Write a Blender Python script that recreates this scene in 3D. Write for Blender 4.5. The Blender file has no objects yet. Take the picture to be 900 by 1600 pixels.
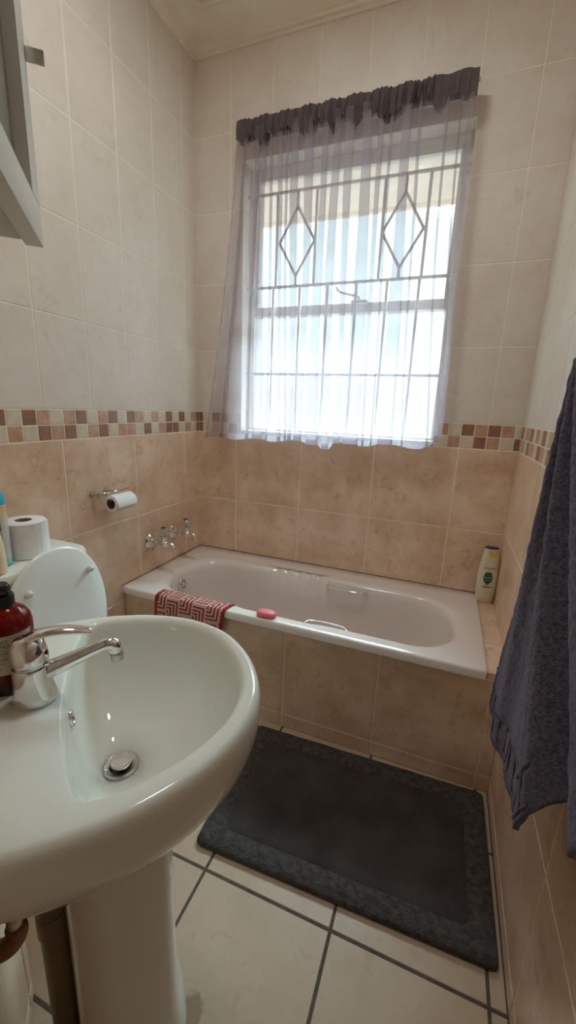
import bpy, bmesh, math, random
from mathutils import Vector, Matrix, noise
random.seed(7)
SC = bpy.context.scene
COL = SC.collection
PI = math.pi
Q2 = 2 ** .5

# ------------------------------------------------------------------ measures (metres)
W = 1.4292            # room width (left wall x=0, right wall x=W, window wall y=0)
ZM0, ZM1 = 1.0412, 1.1364   # mosaic band
ZJ = 0.7091           # joint between the big tiles
PL = 0.335            # big tile pitch
HU, WU = 0.2826, 0.1893     # small tile pitch
ZC, ZCEIL = 2.5376, 2.637
YB = -2.5             # doorway behind the camera
OX0, OX1, OZ0, OZ1 = 0.235, 1.130, 1.047, 2.160   # window opening
def ST(s, t, z=0): return Vector(((s + t) / Q2, (t - s) / Q2, z))
C1 = ST(1.385, -.645); C2 = ST(1.85, -.645)

# ------------------------------------------------------------------ helpers
def srgb(r, g, b):
    f = lambda c: (c / 255 / 12.92) if c / 255 <= .04045 else ((c / 255 + .055) / 1.055) ** 2.4
    return (f(r), f(g), f(b), 1)

def mat(name, col, rough=.5, metal=0., **kw):
    m = bpy.data.materials.new(name); m.use_nodes = True
    b = m.node_tree.nodes['Principled BSDF']
    b.inputs['Base Color'].default_value = col
    b.inputs['Roughness'].default_value = rough
    b.inputs['Metallic'].default_value = metal
    for k, v in kw.items():
        b.inputs[k.replace('_', ' ')].default_value = v
    return m

def N(m, kind, **kw):
    n = m.node_tree.nodes.new(kind)
    for k, v in kw.items(): setattr(n, k, v)
    return n
def LK(m, a, b): m.node_tree.links.new(a, b)
def BS(m): return m.node_tree.nodes['Principled BSDF']

def noise_mat(name, cols, scale, rough=.5, bump=0., bscale=None, detail=6, lo=.35, hi=.65, metal=0., bdist=.002, **kw):
    """principled with base colour ramped through a noise, optional noise bump"""
    m = mat(name, cols[0], rough, metal, **kw)
    tc = N(m, 'ShaderNodeTexCoord')
    n = N(m, 'ShaderNodeTexNoise'); n.inputs['Scale'].default_value = scale; n.inputs['Detail'].default_value = detail
    n.inputs['Roughness'].default_value = .62
    LK(m, tc.outputs['Object'], n.inputs['Vector'])
    r = N(m, 'ShaderNodeValToRGB'); e = r.color_ramp.elements
    e[0].position, e[1].position = lo, hi
    e[0].color, e[1].color = cols[0], cols[-1]
    for i, c in enumerate(cols[1:-1]):
        x = e.new(lo + (hi - lo) * (i + 1) / (len(cols) - 1)); x.color = c
    LK(m, n.outputs['Fac'], r.inputs['Fac']); LK(m, r.outputs['Color'], BS(m).inputs['Base Color'])
    if bump:
        n2 = N(m, 'ShaderNodeTexNoise'); n2.inputs['Scale'].default_value = bscale or scale * 4; n2.inputs['Detail'].default_value = 4
        LK(m, tc.outputs['Object'], n2.inputs['Vector'])
        bp = N(m, 'ShaderNodeBump'); bp.inputs['Strength'].default_value = bump; bp.inputs['Distance'].default_value = bdist
        LK(m, n2.outputs['Fac'], bp.inputs['Height']); LK(m, bp.outputs['Normal'], BS(m).inputs['Normal'])
    return m

def tile_mat(name, base, dark, spot, rough, bump):
    """cloudy ceramic: broad clouds of two tones plus small rusty veins"""
    m = mat(name, base, rough)
    tc = N(m, 'ShaderNodeTexCoord')
    a = N(m, 'ShaderNodeTexNoise'); a.inputs['Scale'].default_value = 4.5; a.inputs['Detail'].default_value = 7; a.inputs['Roughness'].default_value = .65
    v = N(m, 'ShaderNodeTexNoise'); v.inputs['Scale'].default_value = 17; v.inputs['Detail'].default_value = 8; v.inputs['Roughness'].default_value = .7; v.inputs['Distortion'].default_value = 1.2
    w = N(m, 'ShaderNodeTexNoise'); w.inputs['Scale'].default_value = 30; w.inputs['Detail'].default_value = 3
    for n in (a, v, w): LK(m, tc.outputs['Object'], n.inputs['Vector'])
    r1 = N(m, 'ShaderNodeMapRange'); r1.inputs['From Min'].default_value = .36; r1.inputs['From Max'].default_value = .64
    LK(m, a.outputs['Fac'], r1.inputs['Value'])
    r2 = N(m, 'ShaderNodeMapRange'); r2.inputs['From Min'].default_value = .55; r2.inputs['From Max'].default_value = .74; r2.inputs['To Max'].default_value = .75
    LK(m, v.outputs['Fac'], r2.inputs['Value'])
    x1 = N(m, 'ShaderNodeMix', data_type='RGBA'); x1.inputs[6].default_value = dark; x1.inputs[7].default_value = base
    LK(m, r1.outputs['Result'], x1.inputs[0])
    x2 = N(m, 'ShaderNodeMix', data_type='RGBA'); x2.inputs[7].default_value = spot
    LK(m, r2.outputs['Result'], x2.inputs[0]); LK(m, x1.outputs[2], x2.inputs[6])
    LK(m, x2.outputs[2], BS(m).inputs['Base Color'])
    bp = N(m, 'ShaderNodeBump'); bp.inputs['Strength'].default_value = bump; bp.inputs['Distance'].default_value = .002
    LK(m, w.outputs['Fac'], bp.inputs['Height']); LK(m, bp.outputs['Normal'], BS(m).inputs['Normal'])
    return m

M = {}
M['tile_up'] = tile_mat('upper wall tile', srgb(224, 213, 201), srgb(215, 201, 186), srgb(206, 188, 170), .42, .35)
M['tile_low'] = tile_mat('lower wall tile', srgb(236, 210, 186), srgb(208, 174, 144), srgb(178, 134, 102), .28, .15)
M['grout'] = noise_mat('light grout', [srgb(232, 222, 204), srgb(240, 231, 214)], 30, .8)
M['m_cream'] = noise_mat('mosaic cream', [srgb(206, 190, 166), srgb(222, 208, 186)], 25, .3)
M['m_tan'] = noise_mat('mosaic tan', [srgb(182, 138, 112), srgb(205, 165, 138)], 25, .3)
M['m_brown'] = noise_mat('mosaic brown', [srgb(136, 96, 76), srgb(162, 118, 96)], 25, .3)
M['floor'] = tile_mat('floor tile', srgb(194, 170, 146), srgb(183, 157, 131), srgb(172, 138, 112), .32, .1)
M['floor_grout'] = noise_mat('dark floor grout', [srgb(70, 60, 54), srgb(92, 80, 70)], 40, .85)
M['plaster'] = noise_mat('cream plaster', [srgb(226, 214, 194), srgb(232, 221, 202)], 8, .7)
M['ceramic'] = noise_mat('white ceramic', [srgb(226, 225, 215), srgb(230, 229, 220)], 3, .09)
M['seat'] = noise_mat('white toilet seat plastic', [srgb(232, 234, 230), srgb(236, 238, 234)], 3, .25)
M['enamel'] = noise_mat('tub enamel', [srgb(232, 222, 217), srgb(236, 227, 222)], 3, .16)
M['chrome'] = noise_mat('chrome', [(.78, .78, .78, 1), (.84, .84, .84, 1)], 60, .07, metal=1.)
M['steel'] = noise_mat('brushed steel', [(.55, .53, .5, 1), (.66, .64, .6, 1)], 90, .28, metal=1.)
M['black'] = noise_mat('black plastic', [srgb(22, 20, 22), srgb(30, 27, 29)], 20, .3)
M['red'] = noise_mat('red dot', [srgb(190, 30, 30), srgb(205, 40, 38)], 20, .3)
M['white_paint'] = noise_mat('white paint', [srgb(214, 212, 206), srgb(220, 218, 212)], 12, .4)
M['frame_paint'] = noise_mat('window frame paint', [srgb(232, 225, 219), srgb(238, 232, 226)], 15, .5)
M['paper'] = noise_mat('tissue paper', [srgb(226, 222, 222), srgb(236, 232, 233)], 18, .9, bump=.5, bscale=160, bdist=.0006)
M['card'] = noise_mat('cardboard core', [srgb(96, 78, 62), srgb(118, 96, 76)], 30, .9)
M['pipe'] = noise_mat('dull waste pipe', [srgb(112, 96, 72), srgb(130, 112, 86)], 9, .6)
M['copper'] = noise_mat('brown copper pipe', [srgb(128, 92, 62), srgb(150, 108, 74)], 14, .4, metal=.4)
M['pink'] = noise_mat('pink soap', [srgb(226, 112, 124), srgb(234, 126, 136)], 8, .45)
M['door_grey'] = noise_mat('greenish grey panel', [srgb(132, 130, 116), srgb(142, 140, 126)], 5, .35)
M['dark_line'] = noise_mat('dark sealant', [srgb(96, 80, 66), srgb(150, 132, 112)], 40, .8)

def simple(name, bm, m, parent=None, smooth=True, loc=None, rot=None):
    me = bpy.data.meshes.new(name); bm.normal_update(); bm.to_mesh(me); bm.free()
    if smooth:
        for p in me.polygons: p.use_smooth = True
    ms = m if isinstance(m, (list, tuple)) else [m]
    for x in ms: me.materials.append(x)
    o = bpy.data.objects.new(name, me); COL.objects.link(o)
    if parent: o.parent = parent
    if loc is not None: o.location = loc
    if rot is not None: o.rotation_euler = rot
    return o

def sharp(o, ang=35):
    """auto-smooth by marking sharp edges over an angle"""
    me = o.data; bm = bmesh.new(); bm.from_mesh(me)
    for e in bm.edges:
        if len(e.link_faces) == 2 and e.calc_face_angle(0) > math.radians(ang): e.smooth = False
    bm.to_mesh(me); bm.free(); return o

def thing(name, label, cat, loc=(0, 0, 0), rz=0, group=None):
    o = bpy.data.objects.new(name, None); COL.objects.link(o)
    o.empty_display_size = .05
    o.location = loc; o.rotation_euler = (0, 0, rz); o['label'] = label; o['category'] = cat
    if group: o['group'] = group
    return o
def tag(o, label, cat, group=None):
    o['label'] = label; o['category'] = cat
    if group: o['group'] = group
    return o
def struct(o): o['kind'] = 'structure'; return o

def box(bm, x0, x1, y0, y1, z0, z1, bev=0, mi=0, seg=2):
    b = bmesh.new()
    r = bmesh.ops.create_cube(b, size=1)
    for v in b.verts:
        v.co = Vector(((x0 + x1) / 2 + v.co.x * (x1 - x0), (y0 + y1) / 2 + v.co.y * (y1 - y0), (z0 + z1) / 2 + v.co.z * (z1 - z0)))
    if bev: bmesh.ops.bevel(b, geom=list(b.edges), offset=bev, segments=seg, profile=.5, affect='EDGES')
    for f in b.faces: f.material_index = mi
    me = bpy.data.meshes.new('tmp'); b.to_mesh(me); b.free(); bm.from_mesh(me); bpy.data.meshes.remove(me)

def loft(bm, rings, cap0=True, cap1=True, mi=0, closed=True):
    vs = [[bm.verts.new(p) for p in r] for r in rings]
    n = len(rings[0])
    for a, b in zip(vs, vs[1:]):
        for i in range(n if closed else n - 1):
            j = (i + 1) % n
            try: f = bm.faces.new((a[i], a[j], b[j], b[i])); f.material_index = mi
            except ValueError: pass
    if cap0 and closed: f = bm.faces.new(list(reversed(vs[0]))); f.material_index = mi
    if cap1 and closed: f = bm.faces.new(vs[-1]); f.material_index = mi
    return vs

def circ(r, z, n=32, cx=0, cy=0, ph=0): return [Vector((cx + r * math.cos(2 * PI * i / n + ph), cy + r * math.sin(2 * PI * i / n + ph), z)) for i in range(n)]
def lathe(bm, prof, n=32, mtx=None, mi=0, cap0=True, cap1=True):
    rings = [circ(max(r, 1e-5), z, n) for r, z in prof]
    if mtx: rings = [[mtx @ p for p in r] for r in rings]
    return loft(bm, rings, cap0, cap1, mi)

def tube(bm, pts, rad, n=14, mi=0, cap=True, flat=1.):
    """tube through points; rad scalar or list"""
    pts = [Vector(p) for p in pts]
    rs = rad if isinstance(rad, (list, tuple)) else [rad] * len(pts)
    rings = []; up = None
    for i, p in enumerate(pts):
        d = (pts[min(i + 1, len(pts) - 1)] - pts[max(i - 1, 0)]).normalized()
        if up is None:
            up = d.orthogonal().normalized()
            if abs(d.z) < .9: up = (Vector((0, 0, 1)) - d * d.z).normalized()
        up = (up - d * up.dot(d)).normalized(); sd = d.cross(up)
        rings.append([p + (up * math.sin(2 * PI * k / n) * flat + sd * math.cos(2 * PI * k / n)) * rs[i] for k in range(n)])
    loft(bm, rings, cap, cap, mi)

def catmull(pts, per=8, closed=False):
    P = [Vector(p) for p in pts]; n = len(P); out = []
    rng = range(n) if closed else range(n - 1)
    for i in rng:
        g = (lambda k: P[k % n]) if closed else (lambda k: P[max(0, min(n - 1, k))])
        p0, p1, p2, p3 = g(i - 1), g(i), g(i + 1), g(i + 2)
        for k in range(per):
            t = k / per
            out.append(.5 * ((2 * p1) + (p2 - p0) * t + (2 * p0 - 5 * p1 + 4 * p2 - p3) * t * t + (3 * p1 - p0 - 3 * p2 + p3) * t ** 3))
    if not closed: out.append(P[-1])
    return out

def superell(a, b, n, z, N_=64, cx=0, cy=0):
    out = []
    for i in range(N_):
        t = 2 * PI * i / N_; c, s = math.cos(t), math.sin(t)
        out.append(Vector((cx + a * math.copysign(abs(c) ** (2 / n), c), cy + b * math.copysign(abs(s) ** (2 / n), s), z)))
    return out

def text_bm(txt, size, wrap=None, depth=.0003, align='CENTER', xs=1.):
    """text as a mesh; wrap(x, y) -> world-ish point. returns bmesh"""
    cu = bpy.data.curves.new('txt', 'FONT'); cu.body = txt; cu.size = size; cu.align_x = align; cu.resolution_u = 2
    o = bpy.data.objects.new('txt', cu); COL.objects.link(o)
    dg = bpy.context.evaluated_depsgraph_get(); dg.update()
    me = bpy.data.meshes.new_from_object(o.evaluated_get(dg))
    bm = bmesh.new(); bm.from_mesh(me)
    COL.objects.unlink(o); bpy.data.objects.remove(o); bpy.data.curves.remove(cu); bpy.data.meshes.remove(me)
    for v in bm.verts: v.co = wrap(v.co.x * xs, v.co.y)
    return bm

def join(bm, other, mi=0):
    for f in other.faces: f.material_index = mi
    me = bpy.data.meshes.new('tmp'); other.to_mesh(me); other.free(); bm.from_mesh(me); bpy.data.meshes.remove(me)

# ------------------------------------------------------------------ tiled surfaces
def tile(bm, P, u0, u1, v0, v1, mi, g=.0024, h=.0016, hole=None):
    """raised tile on a plane. P(u, v, out) -> point. hole=(u0,u1,v0,v1) is cut out of it"""
    u0 += g; u1 -= g; v0 += g; v1 -= g
    if u1 - u0 < .002 or v1 - v0 < .002: return
    pieces = [(u0, u1, v0, v1, 1, 1, 1, 1)]
    if hole:
        a0, a1, b0, b1 = hole
        if u0 < a1 and u1 > a0 and v0 < b1 and v1 > b0:
            pieces = []
            if u0 < a0: pieces.append((u0, a0, v0, v1, 1, 0, 1, 1))
            if u1 > a1: pieces.append((a1, u1, v0, v1, 0, 1, 1, 1))
            m0, m1 = max(u0, a0), min(u1, a1)
            if v0 < b0: pieces.append((m0, m1, v0, b0, 0, 0, 1, 0))
            if v1 > b1: pieces.append((m0, m1, b1, v1, 0, 0, 0, 1))
    e = .0012
    for a0, a1, b0, b1, L, R_, B, T in pieces:
        if a1 - a0 < .002 or b1 - b0 < .002: continue
        i0, i1, j0, j1 = a0 + e * L, a1 - e * R_, b0 + e * B, b1 - e * T
        q = [P(i0, j0, h), P(i1, j0, h), P(i1, j1, h), P(i0, j1, h)]
        o = [P(a0, b0, 0), P(a1, b0, 0), P(a1, b1, 0), P(a0, b1, 0)]
        qv = [bm.verts.new(x) for x in q]; ov = [bm.verts.new(x) for x in o]
        f = bm.faces.new(qv); f.material_index = mi
        for k, flag in enumerate((B, R_, T, L)):
            if flag:
                f = bm.faces.new((ov[k], ov[(k + 1) % 4], qv[(k + 1) % 4], qv[k])); f.material_index = mi

def quad(bm, pts, mi=0):
    f = bm.faces.new([bm.verts.new(p) for p in pts]); f.material_index = mi; return f

def spans(a, b, first, pitch):
    """joint positions inside (a, b) of a grid that has a joint at first; returns list of spans"""
    k0 = math.ceil((a - first) / pitch - 1e-6)
    js = [a]
    while first + k0 * pitch < b - 1e-4:
        x = first + k0 * pitch
        if x > a + 1e-4: js.append(x)
        k0 += 1
    js.append(b)
    return list(zip(js, js[1:]))

# material slots of a tiled wall: 0 grout 1 upper 2 lower 3 cream 4 tan 5 brown
WM = [M['grout'], M['tile_up'], M['tile_low'], M['m_cream'], M['m_tan'], M['m_brown']]
CT = {'c': 3, 't': 4, 'b': 5}
def tiled_wall(bm, P, ua, ub, up_first, low_first, zj, mos_first, seq_top, seq_bot, hole=None, zlow=0.):
    """ua..ub run; seq strings are read in direction of increasing u"""
    # uppers
    z = ZM1; k = 0
    while z < ZC + .05:
        for a, b in spans(ua, ub, up_first, WU): tile(bm, P, a, b, z, min(z + HU, ZC + .03), 1, g=.0017, h=.001, hole=hole)
        z += HU
    rows = [ZM0]
    y = zj
    while y > zlow + .004: rows.append(y); y -= PL
    rows.append(zlow)
    for top, bot in zip(rows, rows[1:]):
        for a, b in spans(ua, ub, low_first, PL): tile(bm, P, a, b, bot, top, 2, hole=hole)
    hm = (ZM1 - ZM0) / 2
    for r, seq in ((1, seq_top), (0, seq_bot)):
        for i, (a, b) in enumerate(spans(ua, ub, mos_first, .0476)):
            c = seq[i % len(seq)]
            tile(bm, P, a, b, ZM0 + r * hm, ZM0 + (r + 1) * hm, CT[c], g=.0016, h=.0014, hole=hole)

# ---- back wall (window wall)
bm = bmesh.new()
PB = lambda u, v, o: Vector((u, -o, v))
hole = (OX0, OX1, OZ0, OZ1)
for a in ((0, OX0, 0, ZCEIL), (OX1, W, 0, ZCEIL), (OX0, OX1, 0, OZ0), (OX0, OX1, OZ1, ZCEIL)):
    quad(bm, [(a[0], 0, a[2]), (a[1], 0, a[2]), (a[1], 0, a[3]), (a[0], 0, a[3])], 0)
tiled_wall(bm, PB, 0, W, .1756, .2115, ZJ, 1.169 - .0476 * 30,
           'bcbtctbcbtcbctbctbctcbtctcbtbtcc', 'bctcbtctbctcbtbctbctbcttctcbtcbb', hole)
# reveals (tile lined) 0.16 deep and the outer face of the wall
D = .20
def reveal(P, ulen, du, first):
    for a, b in spans(0, ulen, first, du):
        tile(bm, P, a, b, .0, .075, 1, g=.0013, h=.001)
        quad(bm, [P(a, 0, -.001), P(b, 0, -.001), P(b, D, -.001), P(a, D, -.001)], 0)
reveal(lambda u, v, o: Vector((OX0 + o, v, OZ0 + u)), OZ1 - OZ0, HU, ZM1 - OZ0)
reveal(lambda u, v, o: Vector((OX1 - o, v, OZ1 - u)), OZ1 - OZ0, HU, .17)
reveal(lambda u, v, o: Vector((OX0 + u, v, OZ1 - o)), OX1 - OX0, WU, .13)
reveal(lambda u, v, o: Vector((OX1 - u, v, OZ0 + o)), OX1 - OX0, WU, .07)
for a in ((-.3, OX0, -.2, 2.9), (OX1, W + .3, -.2, 2.9), (OX0, OX1, -.2, OZ0), (OX0, OX1, OZ1, 2.9)):
    quad(bm, [(a[1], D, a[2]), (a[0], D, a[2]), (a[0], D, a[3]), (a[1], D, a[3])], 0)
struct(simple('wall_back', bm, WM, smooth=False))

# ---- left wall
bm = bmesh.new()
PLW = lambda u, v, o: Vector((o, -1.47 + u, v))    # u grows towards the window
quad(bm, [(0, -1.47, 0), (0, 0, 0), (0, 0, ZCEIL), (0, -1.47, ZCEIL)], 0)
SEQT = 'bctbtctbcbtbcbtctbctcbtctcbtctb'
tiled_wall(bm, PLW, 0, 1.47, 1.47 - .0996, 1.47 - .128, ZJ, 1.47 - .0246,
           ('tcbtctbctb' + 'bcbtctbctbcbtctcbcbctb'), ('cbtcbtcbtc' + 'ctcbtbctbcttcbctbbctcb'))
struct(simple('wall_left', bm, WM, smooth=False))

# ---- right wall
bm = bmesh.new()
L_ = -YB
PR = lambda u, v, o: Vector((W - o, -u, v))
quad(bm, [(W, 0, 0), (W, YB, 0), (W, YB, ZCEIL), (W, 0, ZCEIL)], 0)
tiled_wall(bm, PR, 0, L_, .12, .1043, ZJ + .012, .012, 'cbcttbctcbctbtcbcttcbctb', 'bctcbttcbtcbcttbctcbtc')
struct(simple('wall_right', bm, WM, smooth=False))

# ---- diagonal nib wall behind the basin and its returns
bm = bmesh.new()
dvec = (C2 - C1); dl = dvec.length; dvec.normalize(); nv = ST(0, 1)
PN = lambda u, v, o: C1 + dvec * u + Vector((0, 0, v)) + nv * o
quad(bm, [C1, C2, C2 + Vector((0, 0, ZCEIL)), C1 + Vector((0, 0, ZCEIL))], 0)
tiled_wall(bm, PN, 0, dl, .1, .03, ZJ, .02, 'tcbctbtc', 'cbtctbcb')
A0 = Vector((0, -1.47, 0)); r1 = (C1 - A0)
n1 = Vector((-r1.y, r1.x, 0)).normalized(); r1l = r1.length; r1.normalize()
PN2 = lambda u, v, o: A0 + r1 * u + Vector((0, 0, v)) + n1 * o
quad(bm, [A0, C1, C1 + Vector((0, 0, ZCEIL)), A0 + Vector((0, 0, ZCEIL))], 0)
tiled_wall(bm, PN2, 0, r1l, .1, .2, ZJ, .02, 'tcbctbtc', 'cbtctbcb')
B0 = Vector((C2.x, YB, 0))
quad(bm, [C2, B0, B0 + Vector((0, 0, ZCEIL)), C2 + Vector((0, 0, ZCEIL))], 0)
PN3 = lambda u, v, o: C2 + Vector((o, -u, v))
tiled_wall(bm, PN3, 0, C2.y - YB, .1, .2, ZJ, .02, 'tcbctbtc', 'cbtctbcb')
struct(simple('wall_nib', bm, WM, smooth=False))

# ---- wall over the doorway behind the camera
bm = bmesh.new()
box(bm, C2.x - .1, W + .1, YB - .12, YB, 2.08, ZCEIL)
struct(simple('wall_front', bm, M['plaster'], smooth=False))
bm = bmesh.new()
box(bm, C2.x, C2.x + .04, YB - .12, YB + .012, 0, 2.08, .003); box(bm, W - .04, W, YB - .12, YB + .012, 0, 2.08, .003)
box(bm, C2.x, W, YB - .12, YB + .012, 2.05, 2.09, .003)
box(bm, C2.x + .04, W - .04, YB - .05, YB - .01, .004, 2.05, .003)
struct(simple('door_1', bm, M['white_paint'], smooth=False))

# ---- floor
bm = bmesh.new()
quad(bm, [(-.02, YB - .4, 0), (W + .02, YB - .4, 0), (W + .02, .02, 0), (-.02, .02, 0)], 0)
for a, b in spans(0, W, .7227 - .3348 * 2, .3348):
    for c, d in spans(-2.9, 0, -1.1078 - .335 * 5, .335):
        tile(bm, lambda u, v, o: Vector((u, v, o)), a, b, c, d, 1, g=.0036, h=.0012)
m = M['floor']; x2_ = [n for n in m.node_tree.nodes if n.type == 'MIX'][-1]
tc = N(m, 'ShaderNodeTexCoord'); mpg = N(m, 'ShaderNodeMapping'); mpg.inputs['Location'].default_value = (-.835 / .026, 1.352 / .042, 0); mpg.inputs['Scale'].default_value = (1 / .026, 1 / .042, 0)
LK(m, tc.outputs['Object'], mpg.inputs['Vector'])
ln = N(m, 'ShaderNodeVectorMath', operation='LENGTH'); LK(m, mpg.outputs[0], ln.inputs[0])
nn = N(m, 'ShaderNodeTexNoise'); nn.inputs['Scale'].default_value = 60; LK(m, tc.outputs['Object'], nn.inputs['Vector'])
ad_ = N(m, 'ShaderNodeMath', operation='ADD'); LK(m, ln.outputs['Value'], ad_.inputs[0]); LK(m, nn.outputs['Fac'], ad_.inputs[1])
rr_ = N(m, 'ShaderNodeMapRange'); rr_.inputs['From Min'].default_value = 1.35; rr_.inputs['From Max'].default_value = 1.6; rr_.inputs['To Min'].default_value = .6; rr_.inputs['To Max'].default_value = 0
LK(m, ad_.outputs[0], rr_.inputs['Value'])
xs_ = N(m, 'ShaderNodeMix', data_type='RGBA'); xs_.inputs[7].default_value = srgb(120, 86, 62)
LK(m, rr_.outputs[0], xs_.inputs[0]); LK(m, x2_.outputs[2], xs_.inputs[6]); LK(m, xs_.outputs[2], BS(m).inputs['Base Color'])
struct(simple('floor', bm, [M['floor_grout'], M['floor']], smooth=False))

# ---- ceiling + cornice
bm = bmesh.new()
quad(bm, [(0, 0, ZCEIL), (W, 0, ZCEIL), (W, YB - .1, ZCEIL), (0, YB - .1, ZCEIL)], 0)
quad(bm, [(-.3, D, ZCEIL + .25), (W + .3, D, ZCEIL + .25), (W + .3, YB - .3, ZCEIL + .25), (-.3, YB - .3, ZCEIL + .25)], 0)
struct(simple('ceiling', bm, M['plaster'], smooth=False))
prof = [(0, ZC), (.007, ZC), (.009, ZC + .010), (.020, ZC + .012), (.023, ZC + .020)]
for k in range(7):
    a = k / 6 * PI / 2
    prof.append((.030 + .052 * (1 - math.cos(a)), ZC + .022 + .052 * math.sin(a)))
prof += [(.092, ZC + .078), (.094, ZC + .086), (.108, ZC + .088), (.110, ZCEIL)]
bm = bmesh.new()
cs = [Vector((0, -1.47, 0)), Vector((0, 0, 0)), Vector((W, 0, 0)), Vector((W, YB, 0))]
offs = [Vector((1, 0, 0)), Vector((1, -1, 0)), Vector((-1, -1, 0)), Vector((-1, 0, 0))]
loft(bm, [[c + o * d + Vector((0, 0, z)) for d, z in prof] for c, o in zip(cs, offs)], closed=False)
struct(sharp(simple('trim_1', bm, M['plaster']), 25))

# ------------------------------------------------------------------ window
M['glass'] = m = bpy.data.materials.new('dotted obscure glass'); m.use_nodes = True
nt = m.node_tree; nt.nodes.clear()
out = N(m, 'ShaderNodeOutputMaterial'); mx = N(m, 'ShaderNodeMixShader'); mx2 = N(m, 'ShaderNodeMixShader')
tr = N(m, 'ShaderNodeBsdfTransparent'); tr.inputs['Color'].default_value = (.93, .97, .97, 1)
rf = N(m, 'ShaderNodeBsdfRefraction'); rf.inputs['IOR'].default_value = 1.04; rf.inputs['Roughness'].default_value = .12; rf.inputs['Color'].default_value = (.93, .97, .97, 1)
tl = N(m, 'ShaderNodeBsdfTranslucent'); tl.inputs['Color'].default_value = (.9, .93, .95, 1)
gl = N(m, 'ShaderNodeBsdfGlossy'); gl.inputs['Roughness'].default_value = .12
tc = N(m, 'ShaderNodeTexCoord'); vo = N(m, 'ShaderNodeTexVoronoi'); vo.inputs['Scale'].default_value = 46; vo.inputs['Randomness'].default_value = .15
LK(m, tc.outputs['Object'], vo.inputs['Vector'])
cr = N(m, 'ShaderNodeMath', operation='LESS_THAN'); cr.inputs[1].default_value = .14
LK(m, vo.outputs['Distance'], cr.inputs[0])
sc_ = N(m, 'ShaderNodeMath', operation='MULTIPLY_ADD'); sc_.inputs[1].default_value = .6; sc_.inputs[2].default_value = .12
LK(m, cr.outputs[0], sc_.inputs[0]); LK(m, sc_.outputs[0], mx.inputs[0])
LK(m, tr.outputs[0], mx.inputs[1]); LK(m, tl.outputs[0], mx.inputs[2])
mx2.inputs[0].default_value = .05; LK(m, mx.outputs[0], mx2.inputs[1]); LK(m, gl.outputs[0], mx2.inputs[2]); LK(m, mx2.outputs[0], out.inputs['Surface'])

win = bpy.data.objects.new('window_1', None); COL.objects.link(win); win.location = (0, 0, 0); win['kind'] = 'structure'
FY0, FY1 = .075, .115
bm = bmesh.new()
fo = -.002
box(bm, OX0 + fo, OX1 - fo, FY0, FY1, OZ1 - .034, OZ1 + .002, .003)
box(bm, OX0 + fo, OX1 - fo, FY0, FY1, OZ0 + .001, OZ0 + .022, .003)
box(bm, OX0 + fo, OX0 + .028, FY0, FY1, OZ0 + .022, OZ1 - .034, .0)
box(bm, OX1 - .028, OX1 - fo, FY0, FY1, OZ0 + .022, OZ1 - .034, .0)
sharp(simple('window_frame', bm, M['frame_paint'], win))
bm = bmesh.new(); box(bm, OX0 + .026, OX1 - .026, FY0 - .006, FY1, 1.572, 1.612, .004)
sharp(simple('transom', bm, M['frame_paint'], win))
bm = bmesh.new(); box(bm, OX0 + .02, OX1 - .02, FY0 + .018, FY0 + .022, 1.60, OZ1 - .02)
simple('glass_pane', bm, M['glass'], win, smooth=False)
bm = bmesh.new(); box(bm, OX0 + .02, OX1 - .02, FY0 + .018, FY0 + .022, OZ0 + .012, 1.585)
simple('glass_pane', bm, M['glass'], win, smooth=False)
# vertical glazing rails of the opening sash
bm = bmesh.new()
box(bm, OX0 + .026, OX1 - .026, FY0 - .002, FY1 - .01, OZ1 - .052, OZ1 - .032, .003)
box(bm, OX0 + .026, OX0 + .042, FY0 - .002, FY1 - .01, 1.61, OZ1 - .034, .003); box(bm, OX1 - .042, OX1 - .026, FY0 - .002, FY1 - .01, 1.61, OZ1 - .034, .003)
sharp(simple('sash', bm, M['frame_paint'], win))
# window stay
bm = bmesh.new()
tube(bm, catmull([(.655, .052, 1.672), (.66, .05, 1.66), (.68, .048, 1.648), (.73, .05, 1.635), (.752, .055, 1.628), (.745, .062, 1.617), (.735, .064, 1.614)], 6), .0045, 10)
box(bm, .72, .79, .045, .08, 1.605, 1.617, .003)
sharp(simple('window_stay', bm, M['frame_paint'], win))
bm = bmesh.new(); box(bm, OX0, OX1, .002, .074, OZ0, OZ0 + .012, .003)
sharp(simple('window_sill', bm, M['frame_paint'], win))

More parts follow.
